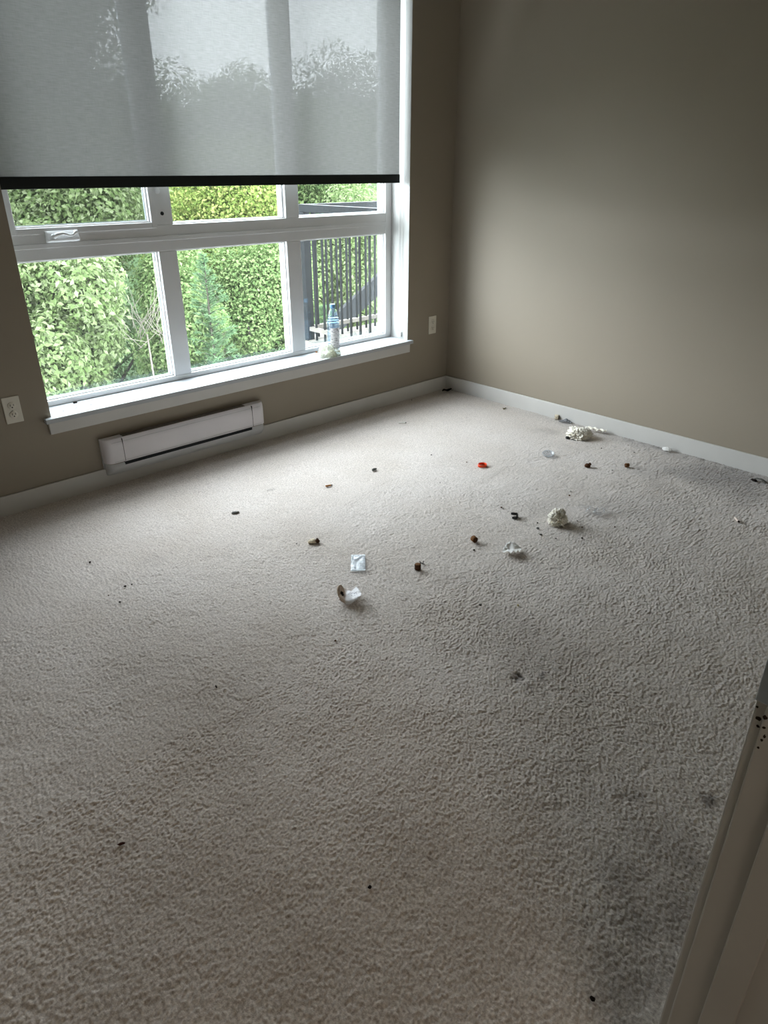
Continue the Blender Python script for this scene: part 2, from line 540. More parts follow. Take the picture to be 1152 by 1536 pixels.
soil = soil * (.75 + .5 * vnoise(X / .007, Y / .007, 44))
# pale scraped tuft beside the dent, a puckered fold at the far right
spotx = np.exp(-(((X + 2.17) / .03) ** 2 + ((Y + 2.265) / .02) ** 2)); Hh += spotx * .005
Hh = Hh - .0005
# pile is tucked down against the skirting
P = np.stack([X, Y, Hh], -1).reshape(-1, 3)
ny, nx = X.shape
idx = np.arange(nx * ny).reshape(ny, nx)
Q = np.stack([idx[:-1, :-1], idx[:-1, 1:], idx[1:, 1:], idx[1:, :-1]], -1).reshape(-1, 4)
fl = fast_mesh('floor', P, Q, CARPET, None, True)
at = fl.data.attributes.new('soil', 'FLOAT', 'POINT')
at.data.foreach_set('value', np.clip(soil, 0, 1).astype(np.float32).ravel())
tag(fl, kind='structure')

# ------------------------------------------------------------------ trim
BH, BT = 0.0889, 0.013
def baseboard(name, a, b):
    tag(box(name, a, b, WHITE, None, .003), kind='structure')
baseboard('baseboard_window', (XL, -BT, -.02), (0, 0, BH))
baseboard('baseboard_right', (-BT, YB, -.02), (0, -BT, BH))
baseboard('baseboard_left', (XL, YB, -.02), (XL + BT, -BT, BH))
baseboard('baseboard_back', (DX1 + .09, YB, -.02), (-BT, YB + BT, BH))

# window liner: painted returns at the sides and head
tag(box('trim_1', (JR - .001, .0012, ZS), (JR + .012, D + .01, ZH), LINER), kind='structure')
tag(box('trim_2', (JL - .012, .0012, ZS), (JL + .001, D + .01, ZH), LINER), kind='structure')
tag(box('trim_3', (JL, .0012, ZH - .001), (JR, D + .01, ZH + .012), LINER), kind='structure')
# sill board with its apron
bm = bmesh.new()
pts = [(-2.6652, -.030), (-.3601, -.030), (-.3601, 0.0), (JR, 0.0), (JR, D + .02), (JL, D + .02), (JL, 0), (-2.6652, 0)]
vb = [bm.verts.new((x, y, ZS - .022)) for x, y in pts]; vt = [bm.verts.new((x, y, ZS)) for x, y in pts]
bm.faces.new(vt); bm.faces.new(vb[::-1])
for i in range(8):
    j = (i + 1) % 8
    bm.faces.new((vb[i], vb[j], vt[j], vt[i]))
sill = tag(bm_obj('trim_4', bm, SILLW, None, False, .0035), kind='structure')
box('apron', (-2.652, -.016, .3135), (-.378, 0, ZS - .022), WHITE, sill, .0025)

# ------------------------------------------------------------------ window
win = tag(empty('window_1', (0, 0, 0)), kind='structure')
FD = .075                              # frame depth
ZT0, ZT1 = 1.0189, 1.1366
def wbox(name, x0, x1, z0, z1, y0=D, y1=D + FD, m=VINYL, bev=.003, par=win):
    return box(name, (x0, y0, z0), (x1, y1, z1), m, par, bev)
wbox('frame_stile', JL, -2.590, ZS, ZH)
wbox('frame_stile', -.434, JR + .005, ZS, ZH)
wbox('frame_rail', -2.590, -.434, ZS, .4138)
wbox('frame_rail', -2.590, -.434, ZH - .045, ZH)
wbox('transom', -2.590, -.434, ZT0, ZT1)
wbox('transom_bead', -2.590, -.434, 1.068, 1.088, D - .005, D + .002, bev=.002)
ML = ((-1.9373, -1.8424), (-1.1818, -1.0865))
for a, b in ML:
    wbox('mullion', a, b, .4138, ZT0)
    wbox('mullion', a + (.005 if a > -1.5 else 0), b - .001, ZT1, ZH - .045)
GY = D + .030
lowx = [(-2.590, -1.9373), (-1.8424, -1.1818), (-1.0865, -.434)]
def glazing(x0, x1, z0, z1, y=GY, par=win):
    """glazing bead all round plus the pane"""
    b = .006
    for q in ((x0, x0 + b, z0, z1), (x1 - b, x1, z0, z1), (x0 + b, x1 - b, z0, z0 + b), (x0 + b, x1 - b, z1 - b, z1)):
        wbox('glazing_bead', q[0], q[1], q[2], q[3], y - .012, y + .02, bev=.002, par=par)
    box('pane', (x0 + .004, y, z0 + .004), (x1 - .004, y + .004, z1 - .004), GLASS, par)
    s = .0035
    for q in ((x0 + b, x0 + b + s, z0 + b, z1 - b), (x1 - b - s, x1 - b, z0 + b, z1 - b), (x0 + b, x1 - b, z0 + b, z0 + b + s)):
        box('spacer_bar', (q[0], y + .006, q[2]), (q[1], y + .014, q[3]), STEEL, par)
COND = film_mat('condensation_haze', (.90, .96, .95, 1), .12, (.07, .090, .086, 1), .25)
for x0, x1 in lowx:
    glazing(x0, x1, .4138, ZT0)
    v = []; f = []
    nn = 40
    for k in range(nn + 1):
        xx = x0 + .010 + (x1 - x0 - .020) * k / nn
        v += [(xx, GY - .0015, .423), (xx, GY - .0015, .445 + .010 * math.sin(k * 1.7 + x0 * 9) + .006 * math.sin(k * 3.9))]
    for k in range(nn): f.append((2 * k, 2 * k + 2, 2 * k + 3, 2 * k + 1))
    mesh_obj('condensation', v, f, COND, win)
for x0, x1 in lowx[1:]: glazing(x0 + (.001 if x0 > -1.5 else -.002), x1, ZT1, ZH - .045)
# operable sash upper left
SX0, SX1, SZ0, SZ1 = -2.588, -1.9305, 1.124, ZH - .05
for q in ((SX0, -2.563, SZ0, SZ1), (-1.957, SX1, SZ0, SZ1), (-2.563, -1.957, SZ0, 1.150), (-2.563, -1.957, SZ1 - .04, SZ1)):
    wbox('sash', q[0], q[1], q[2], q[3], D - .008, D + .05, bev=.003)
glazing(-2.563, -1.957, 1.150, SZ1 - .04, D + .022)
# insect screen on the outside of the operable sash
def screen_mat():
    m = bpy.data.materials.new('grey_insect_screen'); m.use_nodes = True
    nt = m.node_tree; N = nt.nodes; L = nt.links
    N.remove(N['Principled BSDF'])
    t = N.new('ShaderNodeBsdfTransparent'); d = N.new('ShaderNodeBsdfDiffuse'); d.inputs[0].default_value = (.015, .016, .017, 1)
    x = N.new('ShaderNodeMixShader'); x.inputs[0].default_value = .28
    L.new(t.outputs[0], x.inputs[1]); L.new(d.outputs[0], x.inputs[2]); L.new(x.outputs[0], N['Material Output'].inputs[0])
    return m
box('insect_screen', (-2.585, D + .066, 1.14), (-1.940, D + .0665, ZH - .05), screen_mat(), win)
# crank operator
ck = mesh_obj('crank_cover', *lathe_data([(0.0, 0), (.001, 0)], 6), HANDLEW, win) if False else None
bm = bmesh.new()
prof = [(0, 1.092), (-.010, 1.090), (-.030, 1.096), (-.034, 1.104), (-.020, 1.128), (-.012, 1.136), (0, 1.138)]
y0 = D - .006
rows = []
for x, k in ((-2.452, .55), (-2.444, 1.0), (-2.318, 1.0), (-2.310, .55)):
    rows.append([bm.verts.new((x, y0 + y * k, z)) for y, z in prof])
for i in range(3):
    for j in range(len(prof) - 1):
        bm.faces.new((rows[i][j], rows[i + 1][j], rows[i + 1][j + 1], rows[i][j + 1]))
bm.faces.new(rows[0]); bm.faces.new(rows[-1][::-1])
cover = bm_obj('crank_cover', bm, HANDLEW, win, False, .002)
v, f = tube_data([(-2.425, y0 - .030, 1.112), (-2.415, y0 - .038, 1.122), (-2.39, y0 - .040, 1.128), (-2.36, y0 - .036, 1.118), (-2.345, y0 - .034, 1.118), (-2.335, y0 - .036, 1.128), (-2.325, y0 - .034, 1.132)], [.008, .008, .006, .005, .005, .006, .007], 10)
mesh_obj('crank_lever', v, f, HANDLEW, cover, True)
lathe('crank_hub', [(.004, 0), (.010, .002), (.010, .014), (.006, .018)], HANDLEW, cover, 14, (-2.425, y0 - .018, 1.116), (PI / 2, 0, 0))
# screw hole left by a missing latch, and the latch base above it
lathe('latch_hole', [(.0085, 0), (.0085, .003), (.006, .0035)], BLACK, win, 16, (-1.896, D - .0005, 1.186), (PI / 2, 0, 0))
lathe('latch_base', [(.013, 0), (.013, .004), (.010, .007)], VINYL, win, 18, (-1.908, D, 1.283), (PI / 2, 0, 0))
# caulk line and dirt in the lower corners
# ------------------------------------------------------------------ roller blind
BY = 0.06
blind = tag(empty('roller_blind', (0, 0, 0)), 'grey see-through roller blind with black hem bar, drawn halfway down the window', 'blind')
nxb, nzb = 60, 40
bx = np.linspace(JL + .006, -.4165, nxb); bz = np.linspace(1.345, ZH - .05, nzb)
BX, BZ = np.meshgrid(bx, bz)
BYY = BY + .0012 * np.sin(BX * 5.1) * (ZH - BZ)
Pb = np.stack([BX, BYY, BZ], -1).reshape(-1, 3)
ib = np.arange(nxb * nzb).reshape(nzb, nxb)
Qb = np.stack([ib[:-1, :-1], ib[:-1, 1:], ib[1:, 1:], ib[1:, :-1]], -1).reshape(-1, 4)
fast_mesh('fabric', Pb, Qb, FABRIC, blind, True)
box('hem_bar', (JL + .004, BY - .006, 1.301), (-.4155, BY + .006, 1.347), HEM, blind, .002)
v, f = lathe_data([(.021, 0), (.021, JR - JL - .02)], 24)
mesh_obj('roller_tube', v, f, HEATG, blind, True, (JL + .01, BY + .02, ZH - .035), (0, PI / 2, 0))
# bead chain loop along the right return
parts = []
def bead(p, r):
    bm2 = lathe_data([(r * math.sin(PI * k / 5), -r * math.cos(PI * k / 5)) for k in range(1, 5)], 7)
    return [(a + p[0], b + p[1], c + p[2]) for a, b, c in bm2[0]], bm2[1]
zz = .425
chx = JR - .008
while zz < ZH - .06:
    parts.append(bead((chx, .052, zz), .0026)); parts.append(bead((chx, .078, zz + .003), .0026)); zz += .0075
for k in range(7):
    t = PI * k / 6
    parts.append(bead((chx, .065 - .013 * math.cos(t), .425 - .013 * math.sin(t)), .0026))
ch = mesh_obj('bead_chain', *join_data(parts), WHITE, blind, True)
v, f = tube_data([(chx, .052, .42), (chx, .052, ZH - .06)], .0011, 5); v2, f2 = tube_data([(chx, .078, .42), (chx, .078, ZH - .06)], .0011, 5)
mesh_obj('chain_cord', *join_data([(v, f), (v2, f2)]), WHITE, blind, True)
box('chain_tensioner', (JR - .014, .050, .404), (JR - .001, .080, .432), HANDLEW, blind, .003)

# ------------------------------------------------------------------ wall outlets
def outlet(x, z, label):
    o = tag(empty('wall_outlet', (x, 0, z)), label, 'outlet')
    box('cover_plate', (-.035, -.006, -.057), (.035, 0, .057), IVORY, o, .003, 3)
    for s in (1, -1):
        r = lathe('receptacle', [(.0165, 0), (.0165, .0025), (.0150, .0035)], IVORY, o, 28, (0, -.0055, s * .0195), (PI / 2, 0, 0))
        box('slot', (-.0075, -.00405, -.0015 + .0), (-.0055, -.0030, .0075), SLOT, None).data.transform(Matrix.Identity(4))
        sl = bpy.context.scene.collection.objects[-1]
        sl.parent = r; sl.rotation_euler = (-PI / 2, 0, 0)
        b2 = box('slot', (.0055, -.00405, -.001), (.0075, -.0030, .0065), SLOT, r); b2.rotation_euler = (-PI / 2, 0, 0)
        b3 = lathe('ground_hole', [(.0026, 0), (.0026, .001)], SLOT, r, 12, (0, .0075, .0032))
        b3.location = (0, -.0072, .0032)
    lathe('screw', [(.0032, 0), (.0030, .0012)], IVORY, o, 12, (0, -.006, 0), (PI / 2, 0, 0))
    return o
outlet(-2.7796, .455, 'almond duplex wall outlet on the window wall, left of the sill end')
outlet(-.1583, .4546, 'almond duplex wall outlet between the window and the room corner')

# ------------------------------------------------------------------ wall heater
TOPG = mat('heater_top_grille', s2l(112, 104, 98), .6, .2, noise=(30, .1))
def heater():
    x0, x1 = -2.447, -1.545
    o = tag(empty('wall_heater', ((x0 + x1) / 2, 0, 0)), 'long white electric wall heater mounted low under the window sill', 'heater')
    hw = (x1 - x0) / 2
    # section: y (out from wall), z
    sec = [(0, .236), (-.034, .240), (-.050, .238), (-.058, .226), (-.062, .205), (-.063, .150), (-.062, .122)]
    secb = [(-.058, .118), (-.0625, .104), (-.062, .093), (-.054, .078), (-.032, .058), (0, .046)]
    def sweep(name, section, xa, xb, m, endr=True, closeb=True):
        bm = bmesh.new()
        n = len(section)
        xsx = []
        K = 6
        stations = []
        if endr:
            for k in range(K + 1):
                t = PI / 2 * k / K
                stations.append((xa + .035 * (1 - math.sin(t)) if False else xa + .035 * (1 - math.cos(t)), .30 + .70 * math.sin(t)))
        else:
            stations.append((xa, 1.0))
        st2 = list(stations)
        st2 += [(xa + xb - x, k) for x, k in reversed(stations)]
        rows = [[bm.verts.new((x, y * k, z)) for y, z in section] for x, k in st2]
        for i in range(len(rows) - 1):
            for j in range(n - 1):
                bm.faces.new((rows[i][j], rows[i + 1][j], rows[i + 1][j + 1], rows[i][j + 1]))
        for r in (rows[0], rows[-1]):
            bm.faces.new(r)
        ob = bm_obj(name, bm, m, o, True)
        md = ob.modifiers.new('edges', 'EDGE_SPLIT'); md.split_angle = .6
        return ob
    sweep('body', sec, -hw, hw, HEATW)
    sweep('base_tray', secb, -hw + .004, hw - .004, HEATG)
    # seams: two vertical joints of the front panel and the line along its top and foot
    for sx in (-hw + .088, hw - .088):
        box('panel_joint', (sx - .0008, -.0637, .122), (sx + .0008, -.055, .236), BLACK, o)
    for z_, yy in ((.2215, -.0600), (.128, -.0628)):
        box('panel_joint', (-hw + .035, yy - .0009, z_), (hw - .035, yy + .004, z_ + .0011), HEATG, o)
    # dark outlet slot and its louvre
    box('air_slot', (-hw + .084, -.0640, .1055), (hw - .098, -.050, .1205), BLACK, o)
    box('louvre', (-hw + .084, -.0645, .1215), (hw - .098, -.056, .1235), HEATW, o)
    box('intake_grille', (-hw + .10, -.046, .2375), (hw - .12, -.012, .2415), TOPG, o, .001)
    box('wall_bracket', (-hw - .0005, -.012, .09), (-hw + .02, 0, .235), HEATG, o)
    return o
heater()

# ------------------------------------------------------------------ doorway the camera stands in
dr = tag(empty('door_1', (0, 0, 0)), kind='structure')
JT = .018
box('jamb', (DX1, YB - T, 0), (DX1 + JT, YB + .002, DZ + JT), WHITE, dr, .0025)
box('jamb', (DX0 - JT, YB - T, 0), (DX0, YB + .002, DZ + JT), WHITE, dr, .0025)
box('jamb_head', (DX0, YB - T, DZ), (DX1, YB + .002, DZ + JT), WHITE, dr, .002)
box('door_stop', (DX1 - .0105, YB - .073, 0), (DX1, YB - .035, DZ), WHITE, dr, .002)
box('door_stop', (DX0, YB - .073, 0), (DX0 + .0105, YB - .035, DZ), WHITE, dr, .002)
box('casing', (DX1 + .006, YB, 0), (DX1 + .070, YB + .014, DZ + .07), WHITE, dr, .003)
box('casing', (DX0 - .070, YB, 0), (DX0 - .006, YB + .014, DZ + .07), WHITE, dr, .003)
box('casing', (DX0 - .006, YB, DZ + .006), (DX1 + .006, YB + .014, DZ + .07), WHITE, dr, .003)
# strike plate with its lip
bm = bmesh.new()
add_box(bm, (DX1 - .0018, YB - .031, .856), (DX1 + .001, YB - .004, .922))
sp = bm_obj('strike_plate', bm, STEEL, dr, False, .001)
box('strike_lip', (DX1 - .0034, YB - .006, .860), (DX1 - .0012, YB + .0135, .916), STEEL, sp, .001)
box('latch_mortise', (DX1 - .0022, YB - .024, .878), (DX1 - .0012, YB - .012, .906), BLACK, sp)
parts = []
def chip_on_jamb(y, z, ry, rz, x=DX1):
    n = 9; vs = [(x - .0007, y, z)]
    for k in range(n):
        t = 2 * PI * k / n; q = random.uniform(.7, 1.2)
        vs.append((x - .0003, y + ry * q * math.cos(t), z + rz * q * math.sin(t)))
    return vs, [(0, 1 + k, 1 + (k + 1) % n) for k in range(n)]
for q in ((-3.014 - .006, .842, .003, .0035), (-3.018 - .004, .829, .002, .002), (-3.020 - .005, .818, .0015, .003), (-3.0225, .800, .0015, .002), (-3.0235, .812, .0016, .002)):
    parts.append(chip_on_jamb(*q))
for q in ((-3.0115, .857, .004, .0018, DX1 + .006), (-3.0085, .846, .0015, .0018, DX1 + .006), (-3.013, .832, .003, .003, DX1 + .006), (-3.015, .822, .002, .002, DX1 + .006)):
    parts.append(chip_on_jamb(*q))
o = mesh_obj('paint_chips', *join_data(parts), SMUDGE, dr); o['kind'] = 'stuff'

# ------------------------------------------------------------------ balcony next door
RX, RY = -.28, 1.165
bal = tag(empty('balcony_railing', (RX, RY, .2)), 'dark metal balcony railing with square pickets outside the right pane', 'railing')
def rbox(name, a, b, par=bal, m=RAILM, bev=.002):
    o = box(name, [p - q for p, q in zip(a, (RX, RY, .2))], [p - q for p, q in zip(b, (RX, RY, .2))], m, par, bev)
    return o
rbox('post', (RX - .03, RY - .03, .18), (RX + .03, RY + .03, 1.10))
rbox('top_rail', (RX - .022, .27, 1.10), (RX + .022, RY + .03, 1.15))
rbox('top_rail', (RX + .022, RY - .022, 1.10), (1.9, RY + .022, 1.15))
rbox('bottom_rail', (RX - .018, .27, .265), (RX + .018, RY - .03, .295), m=DECKM)
rbox('bottom_rail', (RX + .03, RY - .018, .265), (1.9, RY + .018, .295), m=DECKM)
y = RY - .095
while y > .30:
    rbox('picket', (RX - .0065, y - .0065, .20), (RX + .0065, y + .0065, 1.10), bev=0)
    y -= .1
x = RX + .095
while x < 1.85:
    rbox('picket', (x - .0065, RY - .0065, .20), (x + .0065, RY + .0065, 1.10), bev=0)
    x += .1
dk = tag(empty('balcony_deck', (.8, .7, .1)), 'pale weathered balcony floor edge below the dark railing', 'balcony')
yy = .28
while yy < 1.2:
    box('deck_board', (RX - .03 - .8, yy - .7, .07), (1.95 - .8, yy + .138 - .7, .095), DECKM, dk, .003)
    yy += .144
box('fascia', (RX - .05 - .8, .27 - .7, -.09), (RX - .03 - .8, 1.2 - .7, .092), DECKM, dk, .002)
box('fascia', (RX - .05 - .8, 1.2 - .7, -.09), (1.95 - .8, 1.22 - .7, .092), DECKM, dk, .002)
# sloping stair stringer beyond the railing
def slanted_board(name, p0, p1, hgt, thick, m, parent):
    p0 = Vector(p0); p1 = Vector(p1)
    u = Vector((0, 0, hgt)); t = Vector((0, thick, 0))
    vs = [p0, p1, p1 + t, p0 + t, p0 + u, p1 + u, p1 + u + t, p0 + u + t]
    return mesh_obj(name, vs, [(0,3,2,1),(4,5,6,7),(0,1,5,4),(1,2,6,5),(2,3,7,6),(3,0,4,7)], m, parent)
st = tag(empty('stair_stringer', (1.2, 2.2, -.4)), 'dark sloping stair stringer rising behind the balcony pickets', 'stairs')
slanted_board('stringer_board', (-.85, 0, .016), (1.40, 0, 1.278), .195, .045, RAILM, st)
# ------------------------------------------------------------------ greenery outdoors
tag(box('ground', (-25, 3.5, -7.2), (60, 26, -7.0), GROUND), kind='structure')
hx, hy = np.meshgrid(np.linspace(-25, 60, 90), np.linspace(17, 70, 50))
hz = -7 + 8.6 * np.clip((hy - 17) / 12, 0, 1) ** 1.3 + 1.2 * vnoise(hx / 2.2, hy / 2.2, 51) * np.clip((hy - 18) / 6, 0, 1)
hi = np.arange(90 * 50).reshape(50, 90)
tag(fast_mesh('ground_slope', np.stack([hx, hy, hz], -1).reshape(-1, 3), np.stack([hi[:-1, :-1], hi[:-1, 1:], hi[1:, 1:], hi[1:, :-1]], -1).reshape(-1, 4), GROUND, None, True), kind='structure')

def leaves(cent, rad, n, size, seed, shell=.55, droop=.35, asp=.27):
    """n folded kite leaves over the blobs: arrays of verts, tris"""
    r = np.random.default_rng(seed)
    cent = np.asarray(cent); rad = np.asarray(rad)
    area = rad ** 2
    b = r.choice(len(cent), n, p=area / area.sum())
    d = r.normal(size=(n, 3)); d /= np.linalg.norm(d, axis=1)[:, None]
    rr = rad[b] * (shell + (1.06 - shell) * r.random(n) ** .6)
    p = cent[b] + d * rr[:, None]
    nrm = d * .8 + r.normal(size=(n, 3)) * .45 + np.array([0, 0, .55])
    nrm /= np.linalg.norm(nrm, axis=1)[:, None]
    t = r.normal(size=(n, 3)); t[:, 2] -= droop
    t -= nrm * (t * nrm).sum(1)[:, None]; t /= np.linalg.norm(t, axis=1)[:, None]
    s = np.cross(nrm, t)
    Ls = size * (.6 + .8 * r.random(n))[:, None]
    fold = nrm * Ls * .10
    v0 = p; v1 = p + t * Ls * .45 + s * Ls * asp + fold; v2 = p + t * Ls - nrm * Ls * .12; v3 = p + t * Ls * .45 - s * Ls * asp + fold
    V = np.stack([v0, v1, v2, v3], 1).reshape(-1, 3)
    k = np.arange(n)[:, None] * 4
    Fc = np.concatenate([k + [0, 1, 2], k + [0, 2, 3]], 1).reshape(-1, 3)
    return V, Fc

def tree(name, label, c, r, n, size, m, seed, blobs=26, brad=.42, group=None, base=-7.0, asp=.27, shell=.5, top_bias=0):
    rg = np.random.default_rng(seed)
    c = np.array(c, float); r = np.array(r, float)
    root = tag(empty(name, (c[0], c[1], base)), label, 'tree' if 'shrub' not in name else 'shrub', group)
    off = np.array([c[0], c[1], base])
    d = rg.normal(size=(blobs, 3)); d /= np.linalg.norm(d, axis=1)[:, None]
    cen = c + d * r * (.25 + .62 * rg.random((blobs, 1)))
    rad = brad * r.mean() * (.65 + .7 * rg.random(blobs))
    V, Fc = leaves(cen - off, rad, n, size, seed + 1, shell, asp=asp)
    o = fast_mesh('foliage', V, Fc, m, root); o['kind'] = 'stuff'
    parts = []
    hh = c[2] - base
    tr = max(.05, .035 * hh)
    tp = [(0, 0, 0), (rg.normal() * .06, rg.normal() * .06, hh * .5), (rg.normal() * .1, rg.normal() * .1, hh + r[2] * .5)]
    parts.append(tube_data(tp, [tr, tr * .75, tr * .2], 8))
    mesh_obj('trunk', *join_data(parts), BARK, root, True)
    parts = []
    for i in range(min(blobs, 18)):
        q = cen[i] - off
        s = Vector((0, 0, hh * rg.uniform(.55, .95)))
        mid = (s + Vector(q)) / 2 + Vector((0, 0, .15))
        parts.append(tube_data([s, mid, Vector(q)], [tr * .35, tr * .22, tr * .07], 5))
    b = mesh_obj('branches', *join_data(parts), BARK, root, True); b['kind'] = 'stuff'
    return root

G = 'trees and shrubs outside the window'
tree('leafy_shrub', 'pale-leaved bush filling the left part of the lower left pane', (-.20, 7.2, -.9), (1.05, 1.0, 1.7), 46000, 0.082, LF_PALE, 101, 24, .40, G)
tree('leafy_shrub', 'green bush right of the dark gap in the lower left pane', (2.15, 7.9, -.95), (.72, .8, 1.30), 26000, 0.071, LF_MID, 103, 18, .45, G)
tree('leafy_shrub', 'low yellowish bush along the bottom of the lower left pane', (.85, 6.6, -2.7), (1.7, 1.0, 1.15), 36000, 0.071, LF_YEL, 105, 22, .42, G)
tree('leafy_tree', 'pale-leaved tree seen through the upper left sash', (.9, 9.2, 1.0), (1.7, 1.2, 1.35), 36000, 0.085, LF_PALE, 107, 22, .45, G)
tree('leafy_tree', 'tall dark tree behind the left third of the blind', (1.6, 11.0, 3.4), (2.3, 1.5, 3.5), 46000, 0.099, LF_DARK, 109, 34, .42, G)
tree('leafy_tree', 'yellow-green tree at the top of the middle pane', (5.3, 11.0, .6), (1.9, 1.4, 1.6), 42000, 0.078, LF_YEL, 111, 24, .45, G)
tree('leafy_shrub', 'dense mid-green bush filling the lower middle pane', (4.2, 8.6, -1.3), (1.55, 1.1, 1.75), 60000, 0.067, LF_MID, 113, 28, .42, G)
tree('leafy_shrub', 'bushy green shrub at the foot of the middle pane', (3.9, 7.6, -3.0), (1.6, 1.0, 1.3), 24000, 0.071, LF_MID, 115, 20, .45, G)
tree('leafy_shrub', 'green bush directly behind the balcony railing', (6.9, 9.4, -1.0), (1.6, 1.2, 2.0), 50000, 0.078, LF_PALE, 117, 26, .42, G)
tree('leafy_tree', 'green tree rising over the balcony top rail', (8.6, 11.5, .9), (2.0, 1.5, 1.9), 34000, 0.085, LF_MID, 119, 24, .45, G)
tree('leafy_tree', 'tree whose crown shows through the middle of the blind', (5.2, 14.5, 2.0), (2.3, 1.6, 1.9), 26000, 0.091, LF_MID, 121, 26, .42, G)
tree('leafy_tree', 'tree whose crown shows through the blind beside the right mullion', (8.3, 15.0, 2.2), (1.9, 1.5, 1.9), 20000, 0.091, LF_MID, 123, 24, .42, G)
tree('leafy_tree', 'tallest crown showing through the right end of the blind', (11.6, 15.0, 2.6), (1.9, 1.5, 2.4), 22000, 0.091, LF_DARK, 125, 24, .42, G)
tree('leafy_shrub', 'dark undergrowth behind the bare twigs', (1.1, 10.5, -2.2), (2.6, 1.0, 2.4), 18000, 0.085, LF_DARK, 127, 26, .45, G)
tree('leafy_shrub', 'dark undergrowth behind the middle and right bushes', (6.3, 11.8, -2.4), (3.4, 1.0, 2.4), 18000, 0.085, LF_DARK, 129, 30, .42, G)

# young conifer in front of the middle bush
def conifer(x, y, z0, z1, rmax, label, seed):
    rg = np.random.default_rng(seed)
    root = tag(empty('young_conifer', (x, y, -7)), label, 'tree', G)
    V = []; Fc = []
    parts = [tube_data([(0, 0, 0), (0, 0, z1 + 7)], [.06, .006], 7)]
    nb = 150
    for i in range(nb):
        h = i / nb
        z = z0 + (z1 - z0) * h + 7
        L = rmax * (1 - h) ** .8 * rg.uniform(.75, 1.1) + .04
        a = rg.uniform(0, 2 * PI)
        d = Vector((math.cos(a), math.sin(a), 0))
        p0 = Vector((0, 0, z)); p1 = p0 + d * L * .6 + Vector((0, 0, L * .30)); p2 = p0 + d * L + Vector((0, 0, L * .38))
        parts.append(tube_data([p0, p1, p2], [.008, .005, .002], 4))
        nn = int(34 + 110 * L)
        for k in range(nn):
            t = rg.uniform(.08, 1)
            q = (p0 * (1 - t) + p1 * t) if t < .6 else (p1 * (1 - (t - .6) / .4) + p2 * ((t - .6) / .4))
            s = Vector((rg.normal(), rg.normal(), rg.normal() * .6)) * .5 + d * .7 + Vector((0, 0, .25))
            s.normalize()
            l = rg.uniform(.06, .13) * (.6 + .5 * (1 - h))
            wv = s.orthogonal().normalized() * .0075
            b = len(V)
            V += [q - wv, q + wv, q + s * l]
            Fc.append((b, b + 1, b + 2))
    o = fast_mesh('needles', np.array([tuple(v) for v in V]), np.array(Fc), LF_FIR, root); o['kind'] = 'stuff'
    b = mesh_obj('trunk', *join_data(parts[:1]), BARK, root, True)
    b = mesh_obj('branches', *join_data(parts[1:]), BARK, root, True); b['kind'] = 'stuff'
conifer(2.12, 6.8, -2.6, .22, .62, 'young blue-green conifer with a pointed top in the lower middle pane', 301)
conifer(5.05, 7.6, -2.6, -1.0, .5, 'small conifer tip low beside the right mullion', 303)

# bare twigs in the dark gap
tw = tag(empty('bare_shrub', (1.00, 6.7, -7)), 'pale bare twigs in the dark gap of the lower left pane', 'shrub', G)
parts = []
rg = np.random.default_rng(5)
for i in range(26):
    a = Vector((rg.uniform(-.3, .3), rg.uniform(-.2, .2), 6.0 + rg.uniform(0, .35)))
    e = a + Vector((rg.uniform(-.45, .45), rg.uniform(-.3, .1), rg.uniform(.25, .8)))
    mid = (a + e) / 2 + Vector((rg.normal() * .08, rg.normal() * .05, rg.normal() * .05))
    parts.append(tube_data([a, mid, e], [.006, .0045, .0022], 4))
parts.append(tube_data([(0, 0, 0), (.03, 0, 3), (0, 0, 6.2)], [.04, .03, .012], 6))
mesh_obj('twigs', *join_data(parts), TWIG, tw, True)['kind'] = 'stuff'

# ------------------------------------------------------------------ litter on the carpet and the sill
AW = Vector((.69, .72, 0)).normalized(); RT = Vector((.72, -.69, 0)).normalized()
ANG_A = math.atan2(AW.y, AW.x); ANG_R = math.atan2(RT.y, RT.x)
FZ = .0015                                           # where things rest in the pile

TISSUE = mat('cream_tissue', s2l(248, 243, 230), .85, .15, noise=(70, .08), bump=(180, .35, .002))
TISSUEW = mat('white_tissue', s2l(236, 235, 232), .85, .15, noise=(70, .06), bump=(180, .3, .002))
CORK = mat('brown_cork', s2l(120, 84, 52), .85, .15, noise=(140, .35), bump=(260, .5, .001))
CORKD = mat('dark_brown_cork', s2l(78, 52, 34), .85, .15, noise=(140, .35), bump=(260, .5, .001))
CORKP = mat('pale_cork', s2l(234, 222, 198), .85, .15, noise=(120, .3), bump=(220, .5, .001))
ORANGE = mat('orange_plastic', s2l(238, 74, 22), .35, .5, noise=(40, .08))
BLKP = mat('black_plastic', s2l(18, 18, 20), .35, .5, noise=(60, .2))
GREYP = mat('grey_grit', s2l(104, 104, 100), .8, .2, noise=(160, .3))
WHITEP = mat('white_grit', s2l(228, 226, 220), .7, .3, noise=(160, .1))
BRNP = mat('brown_grit', s2l(96, 70, 48), .85, .1, noise=(160, .3))
DRKP = mat('dark_grit', s2l(38, 32, 28), .85, .1, noise=(160, .3))
PAPER = mat('cigarette_paper', s2l(226, 210, 198), .7, .2, noise=(80, .06))
TANP = mat('tan_filter_paper', s2l(176, 122, 70), .7, .2, noise=(120, .2))
FILM = film_mat('milky_plastic_film', (.93, .96, .98, 1), .50, (.80, .85, .90, 1), .15)
FILMC = film_mat('clear_plastic_film', (.985, .985, .99, 1), .10, (.8, .82, .84, 1), .12)
FILMG = film_mat('grey_plastic_film', (.70, .72, .75, 1), .45, (.30, .31, .33, 1), .2)
LIDM = film_mat('clear_lid_plastic', (.92, .94, .96, 1), .22, (.78, .80, .84, 1), .08)

